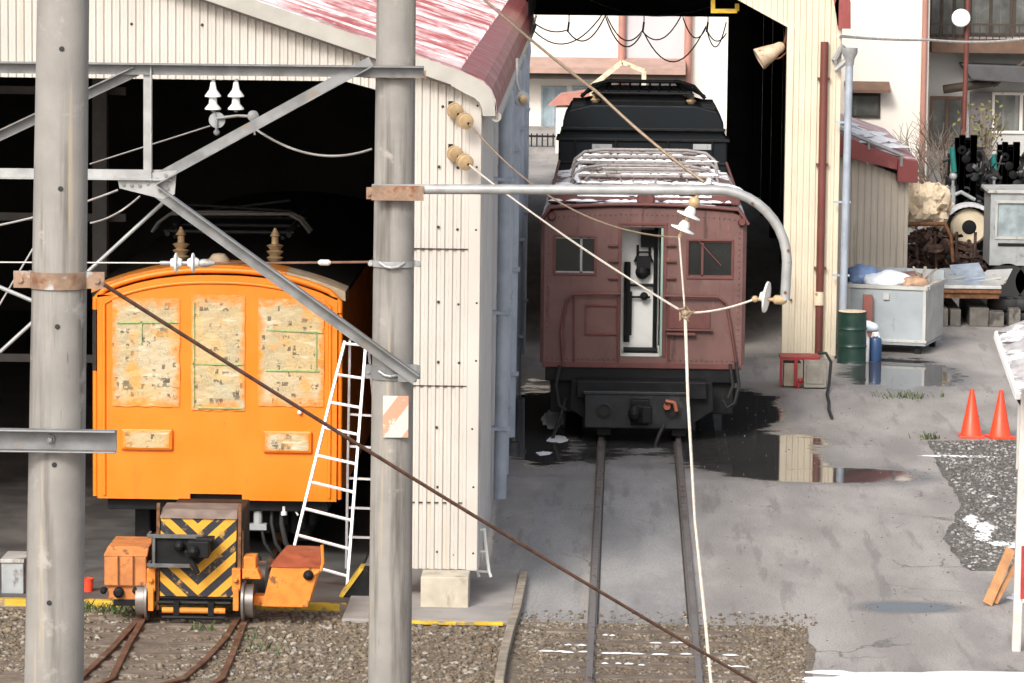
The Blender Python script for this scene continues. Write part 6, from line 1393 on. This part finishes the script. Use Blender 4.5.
# grey cab panel with window
CYY = 75.
t = thing('machine_cab', 'grey steel machine cab with a framed window at the right edge', 'machine', (at(1010, 230, CYY).x, CYY, 0))
a, b = at(991, 193, CYY), at(1050, 266, CYY); w0, w1 = at(998, 203, CYY), at(1040, 237, CYY)
mb = MB(); facade(mb, a.x, b.x, b.z, lambda x: a.z, [(w0.x, w1.x, w1.z, w0.z)], CYY, CYY+.06); mb.box(a.x, a.x+.06, CYY+.06, CYY+1.3, b.z, a.z); mb.box(a.x, b.x, CYY+1.3, CYY+1.36, b.z, a.z); mb.build('cab_wall', greym, t)
mb = MB(); mb.box(w0.x-.04, w1.x+.04, CYY-.02, CYY-.001, w0.z, w0.z+.05); mb.box(w0.x-.04, w1.x+.04, CYY-.02, CYY-.001, w1.z-.05, w1.z); mb.box(w0.x-.05, w0.x, CYY-.02, CYY-.001, w1.z, w0.z); wf = mb.build('window', skip_side, t, bevel=.004)
mb = MB(); mb.box(w0.x+.001, w1.x-.001, CYY+.03, CYY+.04, w1.z+.001, w0.z-.001); mb.build('pane', mat('misty_glass', (.3, .36, .38), .2, var=.3, vs=3), wf)
mb = MB(); mb.prism([(a.x-.06, CYY-.05, a.z), (b.x, CYY-.05, a.z), (b.x, CYY-.05, a.z+.07), (a.x-.04, CYY-.05, a.z+.05)], (0, 1.5, 0)); mb.build('roof', skip_side, t, bevel=.01)
c0 = at(998, 243, CYY); mb = MB(); mb.box(c0.x, b.x-.1, CYY-.012, CYY-.001, c0.z-.06, c0.z); mb.build('slot', black, t)
mb = MB(); mb.box(a.x+.1, b.x-.1, CYY+.1, CYY+1.2, .35, b.z-.002)
mb.build('chassis', black, t, bevel=.02)
for x in (a.x+.35, b.x-.3):
    mb = MB(); mb.lathe([(.12, -.1), (.34, -.1), (.38, -.05), (.38, .05), (.34, .1), (.12, .1)], (x, CYY+.1, .38), (0, -1, 0), 26); mb.build('tyre', rubber, t, smooth=40)
# tyre heap
for i, (px, py, r, z) in enumerate(((990, 312, .3, .12), (1012, 313, .32, .12), (1001, 290, .31, .36), (1018, 288, .3, .36))):
    p = gp(px, 318); mb = MB(); n = 28
    pr = [(r-.09, -.09), (r, -.1), (r+.03, -.05), (r+.03, .05), (r, .1), (r-.09, .09)]
    q = V((p.x, 71.2, z)); x0 = len(mb.v); m_ = len(pr)
    mb.add([q+V((math.cos(2*PI*k/n)*a, math.sin(2*PI*k/n)*a, b)) for a, b in pr for k in range(n)], [(j*n+k, j*n+(k+1) % n, ((j+1) % m_)*n+(k+1) % n, ((j+1) % m_)*n+k) for j in range(m_) for k in range(n)])
    tag(mb.build('tyre', rubber, loc=q, smooth=40), ['lower left', 'lower right', 'upper left', 'upper right'][i]+' black tyre in the stack beside the rusty deck', 'tyre', 'tyres stacked by the deck')

# cones
def cone():
    p = gp(971, 437); t = thing('traffic_cone', 'left orange traffic cone on the edge of the gravel patch', 'traffic cone', (p.x, p.y, 0), 'traffic cones on the gravel')
    mb = MB(); mb.lathe([(.155, .03), (.15, .035), (.03, .66), (.026, .68), (.015, .685)], (p.x, p.y, 0), (0, 0, 1), 28); mb.build('cone_body', cone_m, t, smooth=40)
    mb = MB(); mb.box(p.x-.175, p.x+.175, p.y-.175, p.y+.175, 0, .035); mb.build('base', cone_m, t, bevel=.012)
    return t
c0 = cone(); c1 = copy_tree(c0); p = gp(1000, 438); c1.location = (p.x, p.y, 0); c1.rotation_euler.z = .3; c1['label'] = 'right orange traffic cone nearer the shelter post'
# shelter at the edge
SHY = 40.2
t = thing('small_shelter', 'small shelter with a sloping striped sheet roof on a pale post at the right edge', 'shelter', (at(1018, 660, SHY).x, SHY, 0))
h = lambda px, py, dy=0: at(px, py, SHY+dy)
mb = MB(); c = [h(998, 330), h(1060, 300), h(1080, 372), h(1011, 378)]
e0, e1 = h(997, 331), h(1090, 296); vs = []
low = V((0.14, -.9, -.50)); n = 44
for k in range(n+1):                                   # ribs run along the edge, one below the other
    f = k/n; up = V((0, .4, .7))*(.030 if (k % 4) in (1, 2) else 0); vs += [e0+low*f+up, e1+low*f+up]
mb.add(vs, [(2*i, 2*i+2, 2*i+3, 2*i+1) for i in range(n)]); mb.build('roof_sheet', mat('snowy_sheet', (.30, .29, .30), .6, .1, var=.3, vs=5, stains=[((.72, .72, .75), (1.2, 5, 9), .52, .08), ((.07, .065, .06), (1.5, 7, 14), .60, .06)]), t)
mb = MB(); mb.bar(e0+V((0, .02, -.05)), e1+V((0, .02, -.05)), .07, .09); mb.bar(e0+V((0, .02, -.04)), e0+low+V((0, 0, -.05)), .06, .08); mb.build('edge_board', white_paint, t, bevel=.006)
mb = MB(); mb.tube(sag(e0+V((.02, -.02, -.08)), h(1026, 410), .1), .022, 6); mb.build('chain', black, t)
pb, pt = h(1015, 690), h(1026, 378); pb = V((pb.x, SHY, 0))
mb = MB(); mb.bar(pb, V((pt.x, SHY, pt.z+.25)), .09, .09, (1, 0, 0)); mb.build('post', mat('pale_post', (.62, .56, .52), .7, var=.15, vs=4, stains=[((.35, .28, .22), (8, 8, 2), .6, .1)]), t, bevel=.008)
mb = MB(); mb.bar(pb+V((1.2, 0, 0)), V((pt.x+1.2, SHY, pt.z+.65)), .09, .09, (1, 0, 0)); mb.build('post', mat('pale_post', ()), t, bevel=.008)
mb = MB(); a, b = h(1021, 545), h(1040, 598); mb.box(a.x, b.x, SHY-.08, SHY-.055, b.z, a.z); mb.build('red_panel', red_paint, t)
mb = MB(); a, b = h(1018, 400), h(1060, 470); mb.box(a.x, b.x, SHY+.02, SHY+.05, b.z, a.z); mb.build('side_panel', skip_side, t)
p0 = gp(987, 606); p1 = h(1013, 548, 1.5)
mb = MB(); q = at(1011, 549, p0.y+.3); mb.bar(V((p0.x, p0.y, .02)), q, .11, .03, (0, 1, 0)); mb.bar(V((p0.x+.09, p0.y+.06, .02)), q+V((.1, .06, -.1)), .06, .03, (0, 1, 0)); tag(mb.build('leaning_plank', plank_orange, loc=(p0.x, p0.y, 0), bevel=.004), 'orange-brown plank leaning towards the shelter post', 'plank')

# ================================================================== LIGHT, SKY, CAMERA
w = bpy.data.worlds.new('World'); scene.world = w; w.use_nodes = True
nt = w.node_tree; bg = nt.nodes['Background']
sky = nt.nodes.new('ShaderNodeTexSky'); sky.sky_type = 'NISHITA'; sky.sun_disc = False
EL, AZ = math.radians(38), math.radians(202)           # sun behind the camera, to the left
sky.sun_elevation = EL; sky.sun_rotation = AZ; sky.air_density = 1.0; sky.dust_density = 6.; sky.ozone_density = .6; sky.altitude = 0
hs = nt.nodes.new('ShaderNodeHueSaturation'); hs.inputs['Saturation'].default_value = .5   # thin overcast
nt.links.new(sky.outputs[0], hs.inputs['Color']); nt.links.new(hs.outputs[0], bg.inputs[0]); bg.inputs[1].default_value = .14
sd = bpy.data.lights.new('sun', 'SUN'); sd.energy = 1.55; sd.angle = math.radians(15); sd.color = (1, .96, .9)
so = bpy.data.objects.new('sun', sd); COL.objects.link(so)
dirv = V((math.sin(AZ)*math.cos(EL), math.cos(AZ)*math.cos(EL), math.sin(EL)))
so.rotation_euler = dirv.to_track_quat('Z', 'Y').to_euler(); so.location = (-10, -10, 40)
cd = bpy.data.cameras.new('camera'); cam = bpy.data.objects.new('camera', cd); COL.objects.link(cam)
from mathutils import Matrix
cd.sensor_width = 36.; cd.lens = F/IW*36.; cd.clip_start = .5; cd.clip_end = 1500
# rows of the camera-to-world rotation are the world axes seen from the camera
cam.matrix_world = Matrix.Translation(CAM) @ Matrix((tuple(xc), tuple(yc), tuple(zc))).to_4x4()
scene.camera = cam
scene.view_settings.view_transform = 'Standard'; scene.view_settings.look = 'None'; scene.view_settings.exposure = .5; scene.view_settings.gamma = 1
scene.render.engine = 'CYCLES'
scene.cycles.use_denoising = True
scene.cycles.max_bounces = 6
for o in scene.objects:
    if '_org' in o: del o['_org']
